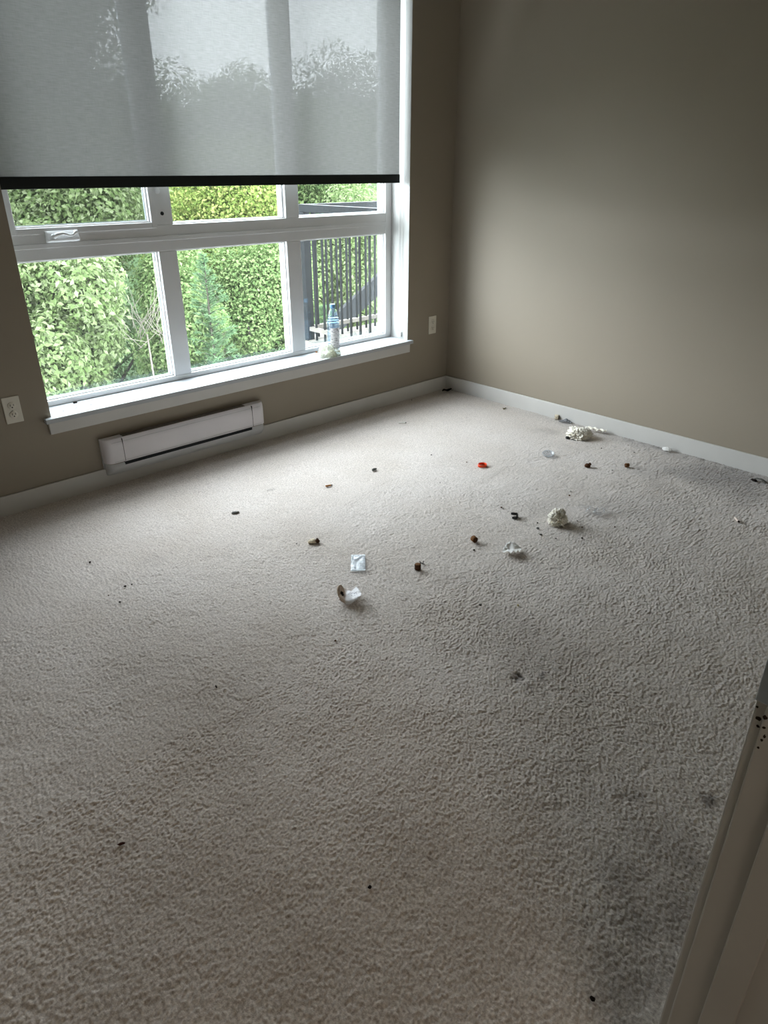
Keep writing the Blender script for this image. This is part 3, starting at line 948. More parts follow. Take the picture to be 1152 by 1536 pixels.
def printed_paper():
    """white coated paper with a patch of faded violet-grey print on one face"""
    m = bpy.data.materials.new('printed_cup_paper'); m.use_nodes = True
    nt = m.node_tree; N = nt.nodes; L = nt.links
    p = N['Principled BSDF']; p.inputs['Roughness'].default_value = .6
    tc = N.new('ShaderNodeTexCoord')
    nz = N.new('ShaderNodeTexNoise'); nz.inputs['Scale'].default_value = 190; nz.inputs['Detail'].default_value = 1
    L.new(tc.outputs['UV'], nz.inputs['Vector']); nz.inputs['Scale'].default_value = 16
    th = N.new('ShaderNodeMapRange'); th.inputs[1].default_value = .54; th.inputs[2].default_value = .58
    L.new(nz.outputs['Fac'], th.inputs[0])
    vm = N.new('ShaderNodeVectorMath'); vm.operation = 'DISTANCE'; vm.inputs[1].default_value = (.62, .60, 0)
    L.new(tc.outputs['UV'], vm.inputs[0])
    md = N.new('ShaderNodeMapRange'); md.inputs[1].default_value = .20; md.inputs[2].default_value = .26
    md.inputs[3].default_value = 1; md.inputs[4].default_value = 0
    L.new(vm.outputs['Value'], md.inputs[0])
    mu = N.new('ShaderNodeMath'); mu.operation = 'MULTIPLY'
    L.new(th.outputs[0], mu.inputs[0]); L.new(md.outputs[0], mu.inputs[1])
    a = N.new('ShaderNodeMix'); a.data_type = 'RGBA'
    L.new(mu.outputs[0], a.inputs[0]); a.inputs[6].default_value = s2l(232, 231, 234); a.inputs[7].default_value = s2l(112, 112, 128)
    # coffee stain on the curled left side
    sx = N.new('ShaderNodeSeparateXYZ'); L.new(tc.outputs['UV'], sx.inputs[0])
    st_ = N.new('ShaderNodeMapRange'); st_.inputs[1].default_value = .22; st_.inputs[2].default_value = .34
    st_.inputs[3].default_value = .75; st_.inputs[4].default_value = 0
    L.new(sx.outputs[0], st_.inputs[0])
    b = N.new('ShaderNodeMix'); b.data_type = 'RGBA'
    L.new(st_.outputs[0], b.inputs[0]); L.new(a.outputs[2], b.inputs[6]); b.inputs[7].default_value = s2l(176, 150, 124)
    L.new(b.outputs[2], p.inputs['Base Color'])
    return m

def sheet(name, w_, d_, zfun, m, parent=None, nu=28, nv=24, thick=.0005, edge=None, loc=None, rz=0.0, uv=False):
    """a thin sheet w_ by d_ with a height function of (u, v) and a ragged edge; given real thickness"""
    u, v = np.meshgrid(np.linspace(0, 1, nu), np.linspace(0, 1, nv))
    x = (u - .5) * w_; y = (v - .5) * d_
    if edge is not None: x, y = edge(u, v, x, y)
    z = zfun(u, v)
    if isinstance(z, tuple): x, y, z = z[0] + x, z[1] + y, z[2]
    Pp = np.stack([x, y, z], -1).reshape(-1, 3)
    i = np.arange(nu * nv).reshape(nv, nu)
    q = np.stack([i[:-1, :-1], i[:-1, 1:], i[1:, 1:], i[1:, :-1]], -1).reshape(-1, 4)
    o = fast_mesh(name, Pp, q, m, parent, True)
    if uv:
        ul = o.data.uv_layers.new(name='UVMap')
        vi = np.zeros(len(o.data.loops), np.int32); o.data.loops.foreach_get('vertex_index', vi)
        ul.data.foreach_set('uv', np.stack([u.ravel()[vi], v.ravel()[vi]], -1).astype(np.float32).ravel())
    if thick:
        md = o.modifiers.new('thickness', 'SOLIDIFY'); md.thickness = thick; md.offset = 1
    if loc is not None: o.location = loc
    o.rotation_euler = (0, 0, rz)
    return o

def lump(name, rx, ry, rz_, m, parent=None, seed=0, rough=.35, freq=3.0, sub=3, ridge=True, loc=None, rot=0.0, flat=.75):
    """crumpled or broken lump resting on its flattened underside (z from 0 up)"""
    bm = bmesh.new()
    bmesh.ops.create_icosphere(bm, subdivisions=sub, radius=1)
    Vv = np.array([tuple(q.co) for q in bm.verts])
    n = vnoise3(Vv * freq + 13.7 + seed, seed); n2 = vnoise3(Vv * freq * 2.3 + 3.1 + seed, seed + 5)
    if ridge: n = 1 - np.abs(2 * n - 1); n2 = 1 - np.abs(2 * n2 - 1)
    k = 1 + rough * ((n - .5) * 1.4 + (n2 - .5) * .8)
    Vv = Vv * k[:, None] * np.array([rx, ry, rz_])
    zmin = -rz_ * flat
    Vv[:, 2] = np.maximum(Vv[:, 2], zmin) - zmin
    for q, co in zip(bm.verts, Vv): q.co = co
    me = bpy.data.meshes.new(name); bm.to_mesh(me); bm.free()
    me.polygons.foreach_set('use_smooth', [sub > 2] * len(me.polygons))
    me.materials.append(m)
    o = bpy.data.objects.new(name, me); link_to(o, parent)
    if loc is not None: o.location = loc
    o.rotation_euler = (0, 0, rot)
    return o

def rod(name, p0, p1, r, m, parent=None, n=12):
    p0 = Vector(p0); p1 = Vector(p1)
    vs, fs = tube_data([p0, p1], r, n)
    return mesh_obj(name, vs, fs, m, parent, False)

# paper cup torn open, lying on its side
cx_, cy_ = (-2.2555, -1.5525)
cup = tag(empty('torn_paper_cup', (cx_, cy_, FZ), ANG_R), 'torn white paper cup with faded violet print and a tan inside, casting a dark shadow', 'paper cup')
def cupz(u, v):
    near = np.clip(1 - v, 0, 1)
    z = .005 + .020 * near ** 1.3 * (.5 + .5 * u) + .012 * np.clip((u - .6) / .4, 0, 1)   # sheet tips up towards the room
    z = z - .010 * np.clip((.14 - v) / .14, 0, 1) ** 1.5 * (u < .9)                        # rim rolled under at the front
    z = z + .016 * np.clip((.30 - u) / .30, 0, 1) ** 1.5                                   # rises to meet the cup base
    z = z + .0025 * np.sin(u * 10 + v * 6) + .004 * vnoise(u * 6, v * 6, 57)
    return 0 * u, 0 * v, z
def cupe(u, v, x, y):
    top = .005 * np.sin(u * 9 + .5) + .002 * np.sin(u * 31 + 1)
    y = y * (.80 + .26 * np.sin(np.clip(.25 + u * .6, 0, 1) * PI)) + top * np.clip((v - .6) / .4, 0, 1)
    x = x + .006 * np.sin(v * 5) * np.clip((u - .6) / .4, 0, 1)
    return x, y
sheet('cup_wall', .070, .090, cupz, printed_paper(), cup, 40, 34, .0006, cupe, (.010, 0, 0), uv=True)
STAIN = mat('tan_stained_cup_paper', s2l(186, 166, 146), .7, .2, noise=(50, .25))
side = lathe('cup_base', [(.0245, 0), (.0260, .004), (.0258, .010), (.0240, .0045)], STAIN, cup, 30, (-.027, .002, .026), (0, 1.25, -.14))
lump('wet_residue', .012, .010, .004, DRKP, side, 58, .6, 2.6, 3, True, (.012, -.004, .005), flat=.4)

# small clear zip bag
c4 = [Vector((*p_, 0)) for p_ in ((-2.1224, -1.4203), (-2.0796, -1.4542), (-2.0000, -1.3646), (-2.0410, -1.3293))]
ctr = sum(c4, Vector()) / 4
bag = tag(empty('zip_bag', (ctr.x, ctr.y, FZ)), 'small flat milky clear plastic zip bag lying behind the torn paper cup', 'bag')
u, v = np.meshgrid(np.linspace(0, 1, 26), np.linspace(0, 1, 30))
Pb = np.zeros((30, 26, 3))
for i_, wgt in enumerate(((1 - u) * (1 - v), u * (1 - v), u * v, (1 - u) * v)):
    Pb += wgt[..., None] * np.array(c4[i_] - ctr)
Pb[..., 2] = .004 + .006 * vnoise(u * 5 + 2, v * 6, 61) * np.minimum(1, 6 * np.minimum(u, 1 - u)) * np.minimum(1, 6 * np.minimum(v, 1 - v)) + .004 * (v < .08)
ii = np.arange(26 * 30).reshape(30, 26)
qq = np.stack([ii[:-1, :-1], ii[:-1, 1:], ii[1:, 1:], ii[1:, :-1]], -1).reshape(-1, 4)
fast_mesh('front_film', Pb.reshape(-1, 3), qq, FILM, bag, True)
Pc = Pb.copy(); Pc[..., 2] = .0025
fast_mesh('back_film', Pc.reshape(-1, 3), qq, FILM, bag, True)
for nm, pa, pb_ in (('zip_strip', .90, None), ('seam', .015, None)):
    a_ = (c4[0] * (1 - pa) + c4[3] * pa) - ctr; b_ = (c4[1] * (1 - pa) + c4[2] * pa) - ctr
    rod(nm, a_ + Vector((0, 0, .005)), b_ + Vector((0, 0, .005)), .0012, FILM, bag, 6)
for ea, eb in ((0, 3), (1, 2)):
    rod('side_seam', c4[ea] - ctr + Vector((0, 0, .004)), c4[eb] - ctr + Vector((0, 0, .004)), .0009, FILM, bag, 6)

# broken pale cork
x_, y_ = (-2.0835, -1.1374)
t = tag(empty('cork_piece', (x_, y_, FZ), ANG_R + .35), 'broken cream cork chunk with a dark crumbly end, left of the zip bag', 'cork')
lump('cork_body', .019, .0125, .012, CORKP, t, 3, .35, 2.0, 2, False, flat=.45)
lump('crumbled_end', .008, .010, .009, CORKD, t, 9, .6, 3.0, 2, True, (.018, -.003, 0), flat=.5)

def cork_stub(px, label, r, h, lying=False, rot=0.0, m=CORK, me_=CORKD):
    o = tag(empty('cork_stub', (px[0], px[1], FZ), rot), label, 'cork')
    if lying:
        body = lathe('cork_body', [(r * .93, -h / 2), (r, -h / 2 + .001), (r * .96, 0), (r, h / 2 - .001), (r * .93, h / 2)], m, o, 18, (0, 0, r * .98), (0, PI / 2, 0))
        lathe('cork_end', [(r * .9, 0), (r * .85, .0006)], me_, body, 18, (0, 0, h / 2))
        lathe('cork_end', [(r * .85, -.0006), (r * .9, 0)], me_, body, 18, (0, 0, -h / 2))
    else:
        body = lathe('cork_body', [(r * .95, 0), (r, .001), (r * .98, h * .5), (r, h - .001), (r * .93, h)], m, o, 18)
        lathe('cork_end', [(r * .88, 0), (r * .8, .0007)], me_, body, 18, (0, 0, h))
    return o
cork_stub((-1.9245, -1.5814), 'dark brown cork stub standing on end, right of the zip bag', .0125, .021, False, .2, CORKD, CORK)
cork_stub((-1.5996, -1.5899), 'brown cork stub on its side with its end facing the camera', .0125, .021, True, ANG_A + .45, CORK, CORKD)
cork_stub((-0.4125, -1.6165), 'brown cork stub nearest the right wall, two-tone with a pale side', .0105, .019, True, ANG_R + .2, CORK, CORKD)
cork_stub((-0.0237, -0.9308), 'small olive-brown cork stub against the right baseboard', .014, .022, True, ANG_R - .3, CORKP, CORKD)
x_, y_ = (-0.5591, -1.4771)
t = tag(empty('cork_piece', (x_, y_, FZ), ANG_R), 'dark brown lumpy broken cork left of the two-tone cork stub', 'cork')
lump('cork_body', .0150, .0115, .0125, CORKD, t, 21, .3, 2.0, 3, False, flat=.6)
lump('cork_knob', .0085, .008, .009, CORKD, t, 22, .3, 2.4, 2, False, (.011, .004, .008), flat=.6)
# twig bit behind the dark cork stub
x_, y_ = (-1.8852, -1.5669)
tg = tag(empty('twig_bit', (x_, y_, FZ), ANG_R), 'dark forked scrap of twig just behind the dark brown cork stub', 'twig')
rod('stem', (-.010, .004, .002), (.010, -.006, .003), .0016, DRKP, tg, 6)
rod('fork', (-.001, .0, .003), (-.009, .011, .006), .0012, DRKP, tg, 6)
rod('fork', (.003, -.001, .003), (.007, .008, .009), .0013, DRKP, tg, 6)

# orange ring
x_, y_ = (-0.9399, -1.0967)
ring = tag(empty('cap_ring', (x_, y_, FZ), 0), 'bright orange plastic ring from a bottle cap', 'ring')
vs, fs = [], []
nn = 48
prof = [(.0195, 0), (.0235, 0), (.0240, .004), (.0236, .0105), (.0225, .0125), (.0205, .0115), (.0200, .004)]
for k in range(nn):
    t_ = 2 * PI * k / nn
    wob = 1 + .05 * math.cos(2 * t_ + .6)
    for r_, z_ in prof: vs.append((r_ * wob * math.cos(t_), r_ * wob * .93 * math.sin(t_), z_))
npf = len(prof)
for k in range(nn):
    for j in range(npf):
        a_ = k * npf + j; b_ = k * npf + (j + 1) % npf; c_ = ((k + 1) % nn) * npf
        fs.append((a_, b_, c_ + (j + 1) % npf, c_ + j))
mesh_obj('ring_band', vs, fs, ORANGE, ring, True)
vs, fs = [], []
for k in range(13):
    t_ = 2.4 + .12 * k
    for r_, z_ in ((.0198, .0045), (.0150, .0060), (.0150, .0070), (.0198, .0058)): vs.append((r_ * math.cos(t_), r_ * .93 * math.sin(t_), z_))
for k in range(12):
    for j in range(4): fs.append((k * 4 + j, k * 4 + (j + 1) % 4, k * 4 + 4 + (j + 1) % 4, k * 4 + 4 + j))
fs += [(0, 1, 2, 3), (51, 50, 49, 48)]
mesh_obj('tear_tab', vs, fs, ORANGE, ring, True)

# black clip
x_, y_ = (-1.2976, -1.5697)
clip = tag(empty('plastic_clip', (x_, y_, FZ), ANG_R - .15), 'small black plastic clip with two prongs open to the left', 'clip')
def prism(name, poly, z0, z1, m, parent):
    n = len(poly)
    vs = [(a, b, z0) for a, b in poly] + [(a, b, z1) for a, b in poly]
    fs = [tuple(range(n - 1, -1, -1)), tuple(range(n, 2 * n))] + [(i, (i + 1) % n, n + (i + 1) % n, n + i) for i in range(n)]
    return mesh_obj(name, vs, fs, m, parent)
prism('prong', [(-.017, .014), (-.009, .009), (.008, .009), (.011, .016), (-.004, .017)], .006, .016, BLKP, clip)
prism('prong', [(-.012, -.016), (-.003, -.009), (.008, -.008), (.010, -.015), (.002, -.019)], 0, .010, BLKP, clip)
prism('bridge', [(.006, .015), (.011, .015), (.015, .004), (.014, -.010), (.009, -.015), (.006, -.014), (.009, -.002)], .001, .014, BLKP, clip)

# white flat tissue
x_, y_ = (-1.5538, -1.7484)
tis = tag(empty('flat_tissue', (x_, y_, FZ), ANG_R + .1), 'white folded scrap of tissue shaped like lips, in front of the black clip', 'tissue')
def tz(u, v):
    crease = np.abs(v - .50 - .06 * np.sin(u * 6))
    z = .004 + .013 * np.clip(crease / .5, 0, 1) * np.sin(u * PI) ** .7 + .006 * (1 - np.abs(2 * vnoise(u * 5, v * 5, 71) - 1))
    return z + .006 * np.clip((.25 - v) / .25, 0, 1) * np.abs(np.sin(u * 12))
def te(u, v, x, y):
    e = np.sin(np.clip(u * .94 + .03, 0, 1) * PI) ** .55
    return x + .006 * np.sin(v * 4) * (u - .5), y * e * (1 + .10 * np.sin(u * 27) * (v < .5)) + .012 * (u - .5)
sheet('folded_sheet', .076, .084, tz, TISSUEW, tis, 44, 36, .0006, te)

def tissue_ball(name, px, label, r, hgt, m, seed, lobes=5, rot=0.0, cat='tissue'):
    o = tag(empty(name, (px[0], px[1], FZ), rot), label, cat)
    lump('crumpled_core', r, r * .9, hgt * .55, m, o, seed, 1.15, 3.6, 5, True, flat=.6)
    rg_ = np.random.default_rng(seed)
    for k in range(lobes):
        a_ = rg_.uniform(0, 2 * PI); q_ = r * rg_.uniform(.45, .85)
        lump('tissue_fold', r * rg_.uniform(.35, .6), r * rg_.uniform(.2, .4), hgt * rg_.uniform(.3, .5), m, o, seed + 10 + k, 1.2, 3.4, 4, True,
             (q_ * math.cos(a_), q_ * math.sin(a_), hgt * rg_.uniform(0, .45)), a_, flat=.8)
    return o
tissue_ball('tissue_ball', (-1.2081, -1.7302), 'cream crumpled ball of tissue beside the clear wrapper, with a dark shadow', .024, .046, TISSUE, 41, 7)
tissue_ball('tissue_heap', (-0.1929, -1.1946), 'largest cream heap of crumpled tissue by the right baseboard', .040, .034, TISSUE, 47, 10, .3)
x_, y_ = (-0.0587, -1.2212)
tail = tag(empty('tissue_strip', (x_, y_, FZ), -1.35), 'cream twisted tissue strip lying along the baseboard behind the heap', 'tissue')
sheet('twisted_strip', .12, .026, lambda u, v: .008 + .012 * np.abs(np.sin(u * 11 + v * 3)) + .006 * vnoise(u * 12, v * 4, 77), TISSUE, tail, 44, 10, .0008)
x_, y_ = (-0.1852, -1.2399)
t = tag(empty('tissue_scrap', (x_, y_, FZ)), 'small white scrap of tissue in front of the cream heap', 'tissue')
lump('crumpled_core', .012, .009, .010, TISSUEW, t, 55, .7, 2.6, 4, True, flat=.6)
x_, y_ = (-0.2684, -1.1684)
t = tag(empty('bottle_cap', (x_, y_, FZ)), 'tiny black cap at the left of the cream tissue heap', 'cap')
lathe('cap_shell', [(.0105, 0), (.011, .002), (.0105, .010), (.008, .0115)], BLKP, t, 18)
x_, y_ = (-0.0374, -1.0039)
t = tag(empty('grey_film', (x_, y_, FZ), -1.2), 'thin crumpled grey plastic film against the baseboard beside the olive cork', 'wrapper')
sheet('film_sheet', .075, .034, lambda u, v: .003 + .014 * np.exp(-((u - .55) / .2) ** 2) * (.4 + .6 * v) + .005 * vnoise(u * 9, v * 5, 81), FILMG, t, 32, 14, .0004)

# clear wrapper
x_, y_ = (-1.0002, -1.7933)
wr = tag(empty('clear_wrapper', (x_, y_, FZ), ANG_R), 'crinkled clear plastic wrapper right of the cream tissue ball', 'wrapper')
sheet('film_sheet', .115, .085, lambda u, v: .004 + .016 * (1 - np.abs(2 * vnoise(u * 4 + 1, v * 4, 91) - 1)) ** 2 + .006 * vnoise(u * 13, v * 13, 92), FILMC, wr, 44, 36, 0,
      lambda u, v, x, y: (x * (1 - .25 * np.sin(v * 5)), y * (1 - .3 * u) + .01 * np.sin(u * 8)))
for a_, b_ in (((-.048, -.006, .010), (-.038, .012, .014)), ((-.036, .012, .012), (-.018, .036, .012)), ((-.012, -.010, .010), (-.001, .006, .012)), ((.030, -.014, .010), (.040, .022, .012))):
    rod('crease', a_, b_, .0016, FILM, wr, 6)

# clear lid
x_, y_ = (-0.5729, -1.2467)
lid = tag(empty('plastic_disc', (x_, y_, FZ), 0), 'clear round plastic disc with a pale rim, lying left of the dark lumpy cork', 'lid')
lb = lathe('lid_dish', [(.022, .001), (.026, .003), (.0285, .010), (.0305, .0115), (.0308, .0100), (.029, .0085), (.0268, .0022), (.022, .0)], LIDM, lid, 36)
lb.rotation_euler = (.10, -.16, 0); lb.location.z = .004
vs, fs = [], []
for k in range(40):
    t_ = 2 * PI * k / 40
    for j in range(6):
        q = 2 * PI * j / 6
        vs.append(((.0302 + .0014 * math.cos(q)) * math.cos(t_), (.0302 + .0014 * math.cos(q)) * math.sin(t_), .0112 + .0014 * math.sin(q)))
for k in range(40):
    for j in range(6): fs.append((k * 6 + j, k * 6 + (j + 1) % 6, ((k + 1) % 40) * 6 + (j + 1) % 6, ((k + 1) % 40) * 6 + j))
mesh_obj('lid_rim', vs, fs, FILM, lb, True)

# white curled plastic at the right wall
x_, y_ = (-0.0476, -1.6513)
t = tag(empty('curled_plastic', (x_, y_, FZ), -1.5), 'white curled piece of plastic tucked under the right baseboard, far from the tissue', 'plastic scrap')
sheet('curled_sheet', .050, .030, lambda u, v: .004 + .016 * np.sin(np.clip(v, 0, 1) * PI) * (.6 + .4 * np.sin(u * PI)) + .004 * vnoise(u * 8, v * 4, 95), TISSUEW, t, 26, 16, .0008,
      lambda u, v, x, y: (x, y * np.sin(np.clip(u, .05, .95) * PI) ** .5))
lump('inner_fold', .012, .006, .007, WHITEP, t, 97, .5, 2.5, 3, True, (-.008, .004, 0))

def butt(name, p0, p1, r, m1, m2, label, frac=.7, cat='cigarette butt'):
    a_ = Vector((*p0, 0)); b_ = Vector((*p1, 0)); c_ = (a_ + b_) / 2
    o = tag(empty(name, (c_.x, c_.y, FZ)), label, cat)
    a_ -= c_; b_ -= c_; a_.z = b_.z = r + .001
    md_ = a_ * (1 - frac) + b_ * frac
    rod('paper_tube', a_, md_, r, m1, o, 14)
    rod('burnt_end', md_, b_, r * .92, m2, o, 14)
    return o
butt('cigarette_butt', (-0.6093, -2.2423), (-0.6391, -2.2714), .0045, PAPER, DRKP, 'pale pinkish cigarette butt at the far right of the carpet', .85)
butt('cigarette_butt', (-1.6930, -0.7450), (-1.6622, -0.7581), .0042, TANP, GREYP, 'tan brown cigarette butt on the bright carpet in front of the heater', .8)
butt('paper_stick', (-0.7808, -0.3232), (-0.7473, -0.3550), .0035, WHITEP, GREYP, 'thin white stick near the window wall, left of the room corner', .85, 'stick')

x_, y_ = (-1.3838, -0.7541)
t = tag(empty('stone_chip', (x_, y_, FZ), ANG_R + .8), 'dark grey pointed chip on the bright carpet, right of the tan butt', 'chip')
lump('chip_body', .014, .007, .008, mat('dark_grey_stone', s2l(84, 86, 80), .8, .2, noise=(120, .3)), t, 61, .4, 2.0, 2, False, flat=.5)
lump('chip_point', .006, .004, .005, GREYP, t, 63, .4, 2.0, 2, False, (.014, .002, .001), flat=.5)

x_, y_ = (-0.0420, -0.0436)
t = tag(empty('dead_leaf', (x_ - .03, y_ - .035, FZ), -.3), 'dark dead leaf in the room corner', 'leaf')
sheet('leaf_blade', .075, .036, lambda u, v: .006 + .010 * np.abs(v - .5) * 2 + .004 * np.sin(u * 8), DRKP, t, 22, 10, .0006, lambda u, v, x, y: (x, y * np.sin(np.clip(u, .03, .97) * PI)))
rod('leaf_stalk', (.036, 0, .006), (.052, .006, .003), .0012, DRKP, t, 6)
x_, y_ = (-0.0945, -0.5908)
t = tag(empty('twig_bit', (x_, y_, FZ), ANG_R + .5), 'olive scrap of twig near the right wall, nearest the room corner', 'twig')
rod('stem', (-.012, -.004, .003), (.012, .004, .005), .0035, mat('olive_twig', s2l(112, 108, 80), .85, .1, noise=(90, .3)), t, 7)
rod('fork', (-.002, 0, .004), (-.010, .010, .006), .002, BRNP, t, 6)

x_, y_ = (-2.1636, -0.6869)
t = tag(empty('lint_tuft', (x_, y_, FZ), ANG_R + .3), 'dark grey tuft of lint in a dent of the carpet below the heater', 'lint')
lump('lint_body', .012, .007, .004, GREYP, t, 67, .7, 3.0, 3, True, flat=.4)
lump('lint_wisp', .007, .003, .003, DRKP, t, 68, .7, 3.0, 2, True, (.010, .003, 0), flat=.4)

# a pale torn strip in the dirt at the right edge of the room
x_, y_ = (-0.1161, -2.1674)
t = tag(empty('frayed_strip', (x_, y_, FZ), -2.0), 'pale frayed strip in the black dirt along the right baseboard', 'strip')
sheet('frayed_sheet', .070, .020, lambda u, v: .006 + .007 * np.sin(u * PI) + .003 * vnoise(u * 9, v * 4, 98), GREYP, t, 26, 8, .0012)
lump('dirt_clod', .012, .008, .004, DRKP, t, 99, .7, 3.0, 3, True, (-.028, -.014, 0), flat=.4)

# grit: grey bits beside the clip, pearls and crumbs, all single things
def grit(px, r, m, label, name='crumb', group=None, seed=0, cat='crumb', k=(1, .8, .7)):
    o = lump(name, r * k[0], r * k[1], r * k[2], m, None, seed, .45, 2.2, 2, False, (px[0], px[1], FZ), seed * 1.7, flat=.5)
    tag(o, label, cat, group)
    return o
grit((-1.3139, -1.7026), .0065, GREYP, 'grey bit of grit between the black clip and the tissue ball', seed=1)
grit((-1.3496, -1.7311), .0050, WHITEP, 'white bead of grit below the grey bit, in front of the tissue ball', seed=2)
grit((-1.3514, -1.7458), .0058, GREYP, 'dark grey bit touching the white bead of grit', seed=3)
grit((-0.8836, -1.5838), .0068, WHITEP, 'white bead of grit between the lumpy cork and the clear wrapper', seed=4)
grit((-0.5070, -1.5875), .0050, WHITEP, 'small white crumb between the lumpy cork and the two-tone cork', seed=5)
grit((-1.8553, -2.0537), .0055, WHITEP, 'white crumb on the carpet above the dark stained dent', seed=6)
grit((-1.9436, -1.9047), .0050, GREYP, 'grey crumb left of the white crumb above the stained dent', seed=7)
grit((-1.8495, -1.9972), .0045, mat('ochre_grit', s2l(176, 160, 110), .8, .1, noise=(160, .2)), 'ochre crumb above the stained dent', seed=8)
grit((-3.2850, -1.9589), .0075, mat('red_brown_grit', s2l(70, 40, 34), .8, .1, noise=(160, .3)), 'red-brown sliver on the near left carpet', 'sliver', seed=9, k=(1.2, .45, .4))
grit((-2.8441, -1.6405), .0055, DRKP, 'black sliver on the carpet in front of the zip bag, near left', 'sliver', seed=10, k=(1.2, .35, .4))
grit((-2.9496, -2.4252), .0045, DRKP, 'dark speck on the near middle carpet', 'speck', seed=11)
grit((-2.8027, -2.8734), .0050, DRKP, 'dark speck at the very front of the carpet by the door jamb', 'speck', seed=12)
CRUMB_LABELS = ['dark crumb on the left carpet, left one of a close pair',
    'dark crumb right of its twin on the left carpet',
    'brown crumb just below the pair of dark crumbs on the left carpet',
    'dark crumb lowest of the four on the left carpet',
    'dark crumb nearest the left end of the baseboard',
    'dark crumb in front of the torn paper cup',
    'dark crumb between the stone chip and the orange ring',
    'grey-dark crumb on the brightest carpet toward the window, above the orange ring',
    'black crumb just under the white bead of grit behind the wrapper',
    'brown crumb above the grey bit of grit beside the black clip',
    'dark crumb touching the right of the cream tissue ball',
    'dark forked crumb in front of the clear wrapper',
    'brown crumb right of the flat tissue, below the clear wrapper',
    'black crumb close to the right baseboard, left of the curled plastic',
    'black crumb between the cream heap and the curled plastic',
    'brown crumb above the lumpy cork and the two-tone cork',
    'dark crumb just below the cork stub lying on its side',
    'dark crumb below the right end of the clear wrapper',
    'brown crumb farthest right of the clear wrapper',
    'black crumb by the window baseboard near the corner',
    'dark crumb above the black clip',
    'brown crumb between the tissue ball and the flat tissue',
    'dark crumb left of the broken cream cork',
    'dark crumb left of the orange ring']
for i_, q_ in enumerate(((-2.7914, -0.9299), (-2.7675, -0.9338), (-2.8617, -0.9459), (-2.8512, -1.0149), (-2.8131, -0.6701), (-2.4451, -1.7116), (-1.2558, -1.0895), (-1.0176, -0.8108), (-0.9281, -1.6090), (-1.2708, -1.6705),
        (-1.1288, -1.7793), (-1.1662, -1.8260), (-1.2527, -1.8801), (-0.1946, -1.5390), (-0.1207, -1.4628), (-0.2691, -1.3854), (-1.6557, -1.6365), (-1.0622, -1.9207), (-1.0363, -1.9624), (-0.3868, -0.0478), (-1.2622, -1.4690), (-1.3333, -1.8074), (-2.1379, -1.1013), (-0.9601, -1.0086))):
    grit(q_, (.0048, .0036, .0030, .0040)[i_ % 4], (DRKP, DRKP, BRNP)[i_ % 3], CRUMB_LABELS[i_], 'crumb', 'dark crumbs on the carpet', 100 + i_)

# ---- on the sill
BOTX, BOTY = -.952, .058
PET = film_mat('blue_clear_pet', (.80, .89, .965, 1), .05, (.34, .42, .50, 1), .06)
bot = tag(empty('water_bottle', (BOTX, BOTY, ZS)), 'empty blue-tinted clear plastic water bottle with a white label, standing on the window sill', 'bottle')
bp = [(.022, .004), (.030, 0), (.034, .004), (.0355, .012), (.0345, .020), (.036, .030), (.036, .155), (.0355, .170), (.034, .190), (.0300, .215), (.0225, .240), (.0150, .255), (.0128, .262), (.0128, .272)]
lathe('bottle_shell', bp, PET, bot, 36)
for z_ in (.178, .192, .206):
    rr = {.178: .0352, .192: .0338, .206: .0317}[z_]
    lathe('bottle_rib', [(rr - .0012, z_ - .003), (rr + .0012, z_), (rr - .0012, z_ + .003)], PET, bot, 32)
lathe('cap', [(.0150, .262), (.0155, .265), (.0155, .281), (.0140, .2835)], mat('light_blue_cap', s2l(122, 168, 208), .4, .4, noise=(60, .06)), bot, 28)
def label_mat():
    m = bpy.data.materials.new('white_bottle_label'); m.use_nodes = True
    nt = m.node_tree; N = nt.nodes; L = nt.links
    p = N['Principled BSDF']; p.inputs['Roughness'].default_value = .5
    tc = N.new('ShaderNodeTexCoord')
    mp = N.new('ShaderNodeMapping'); mp.inputs['Scale'].default_value = (60, 60, 190)
    L.new(tc.outputs['Object'], mp.inputs[0])
    nz = N.new('ShaderNodeTexNoise'); nz.inputs['Scale'].default_value = 1; nz.inputs['Detail'].default_value = 2
    L.new(mp.outputs[0], nz.inputs[0])
    th = N.new('ShaderNodeMapRange'); th.inputs[1].default_value = .50; th.inputs[2].default_value = .62
    L.new(nz.outputs['Fac'], th.inputs[0])
    a = N.new('ShaderNodeMix'); a.data_type = 'RGBA'
    L.new(th.outputs[0], a.inputs[0]); a.inputs[6].default_value = s2l(245, 240, 238); a.inputs[7].default_value = s2l(186, 180, 178)
    L.new(a.outputs[2], p.inputs['Base Color'])
    tl = N.new('ShaderNodeBsdfTranslucent'); L.new(a.outputs[2], tl.inputs[0])
    mx = N.new('ShaderNodeMixShader'); mx.inputs[0].default_value = .05
    L.new(p.outputs[0], mx.inputs[1]); L.new(tl.outputs[0], mx.inputs[2]); L.new(mx.outputs[0], N['Material Output'].inputs[0])
    return m
LBL = label_mat()
vs, fs = [], []
n_ = 30
for k in range(n_ + 1):
    t_ = -2.75 + 2.45 * k / n_
    for z_ in (.030, .152): vs.append((.0364 * math.cos(t_), .0364 * math.sin(t_), z_))
for k in range(n_): fs.append((2 * k, 2 * k + 2, 2 * k + 3, 2 * k + 1))
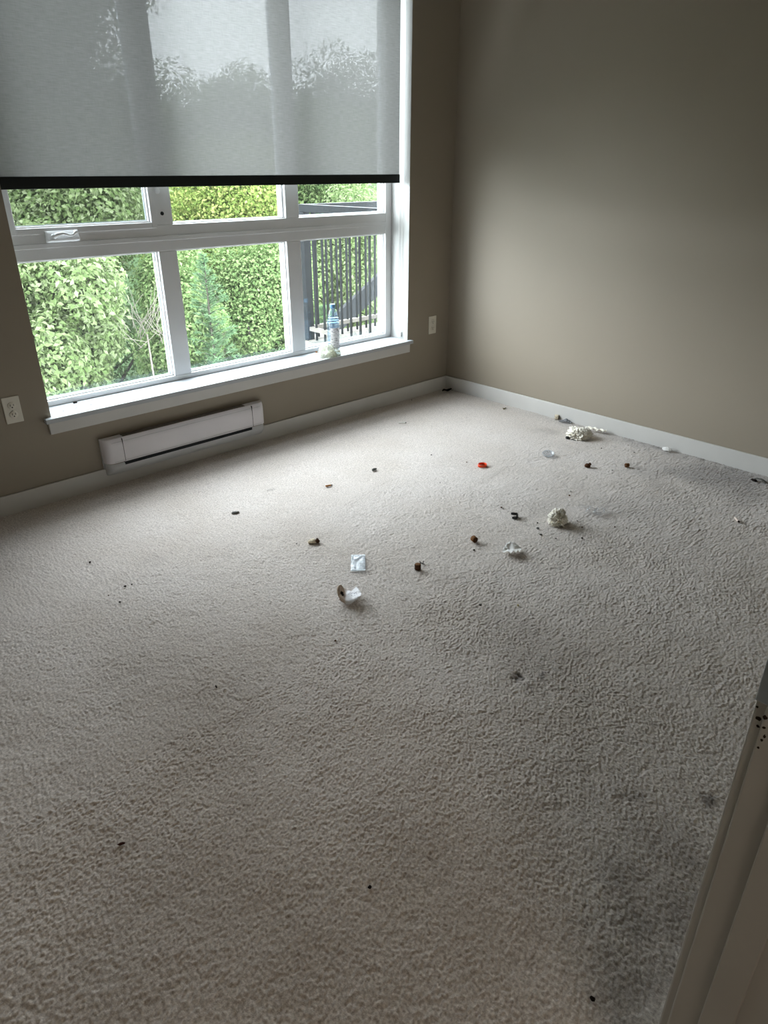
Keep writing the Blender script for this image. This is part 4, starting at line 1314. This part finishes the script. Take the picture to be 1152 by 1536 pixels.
lb = mesh_obj('label', vs, fs, LBL, bot, True)
LGREY = mat('label_print', s2l(92, 84, 84), .6, .2, noise=(90, .2))
def on_label(name, t0, t1, z0, z1, m):
    vs, fs = [], []
    for k in range(7):
        t_ = t0 + (t1 - t0) * k / 6
        for z_ in (z0, z1): vs.append((.0367 * math.cos(t_), .0367 * math.sin(t_), z_))
    for k in range(6): fs.append((2 * k, 2 * k + 2, 2 * k + 3, 2 * k + 1))
    return mesh_obj(name, vs, fs, m, lb, True)
on_label('label_emblem', -1.62, -1.46, .136, .147, LGREY)
on_label('label_line', -2.2, -1.0, .1165, .1180, mat('label_rule', s2l(240, 240, 240), .5, .2, noise=(50, .02)))
on_label('label_block', -1.15, -.75, .036, .050, LGREY)

x_, y_ = -1.018, .005
t = tag(empty('crumpled_bag', (x_, y_, ZS), .2), 'crumpled clear cellophane with yellowish glints at the foot of the water bottle', 'wrapper')
CELL = film_mat('yellowish_cellophane', (.93, .93, .86, 1), .45, (.86, .86, .76, 1), .1)
lump('cellophane_ball', .038, .034, .034, CELL, t, 83, .7, 2.4, 4, True, (-.012, .018, 0), flat=.6)
lump('cellophane_fold', .036, .022, .018, CELL, t, 85, .8, 2.6, 4, True, (.030, .000, 0), flat=.6)
o = lump('crumb', .012, .007, .006, DRKP, None, 87, .5, 2.4, 2, False, (-2.471, .130, ZS), .3, flat=.5)
tag(o, 'dark crumb on the left end of the white window sill, near the glass', 'crumb')
for i_, (x_, y_, r_) in enumerate(((-2.50, .050, .004), (-2.56, .045, .0035), (-2.43, .052, .005), (-1.02, .140, .010))):
    o = lump('crumb', r_, r_ * .6, r_ * .5, GREYP if i_ < 3 else TANP, None, 88 + i_, .5, 2.4, 2, False, (x_, y_, ZS), .5 * i_, flat=.5)
    tag(o, ('tiny grey speck on the sill, middle of three at its left end', 'leftmost tiny grey speck on the window sill', 'largest of the grey specks on the left end of the sill')[i_] if i_ < 3 else 'tan crumb at the foot of the right mullion on the sill', 'crumb', 'grey specks on the sill' if i_ < 3 else None)
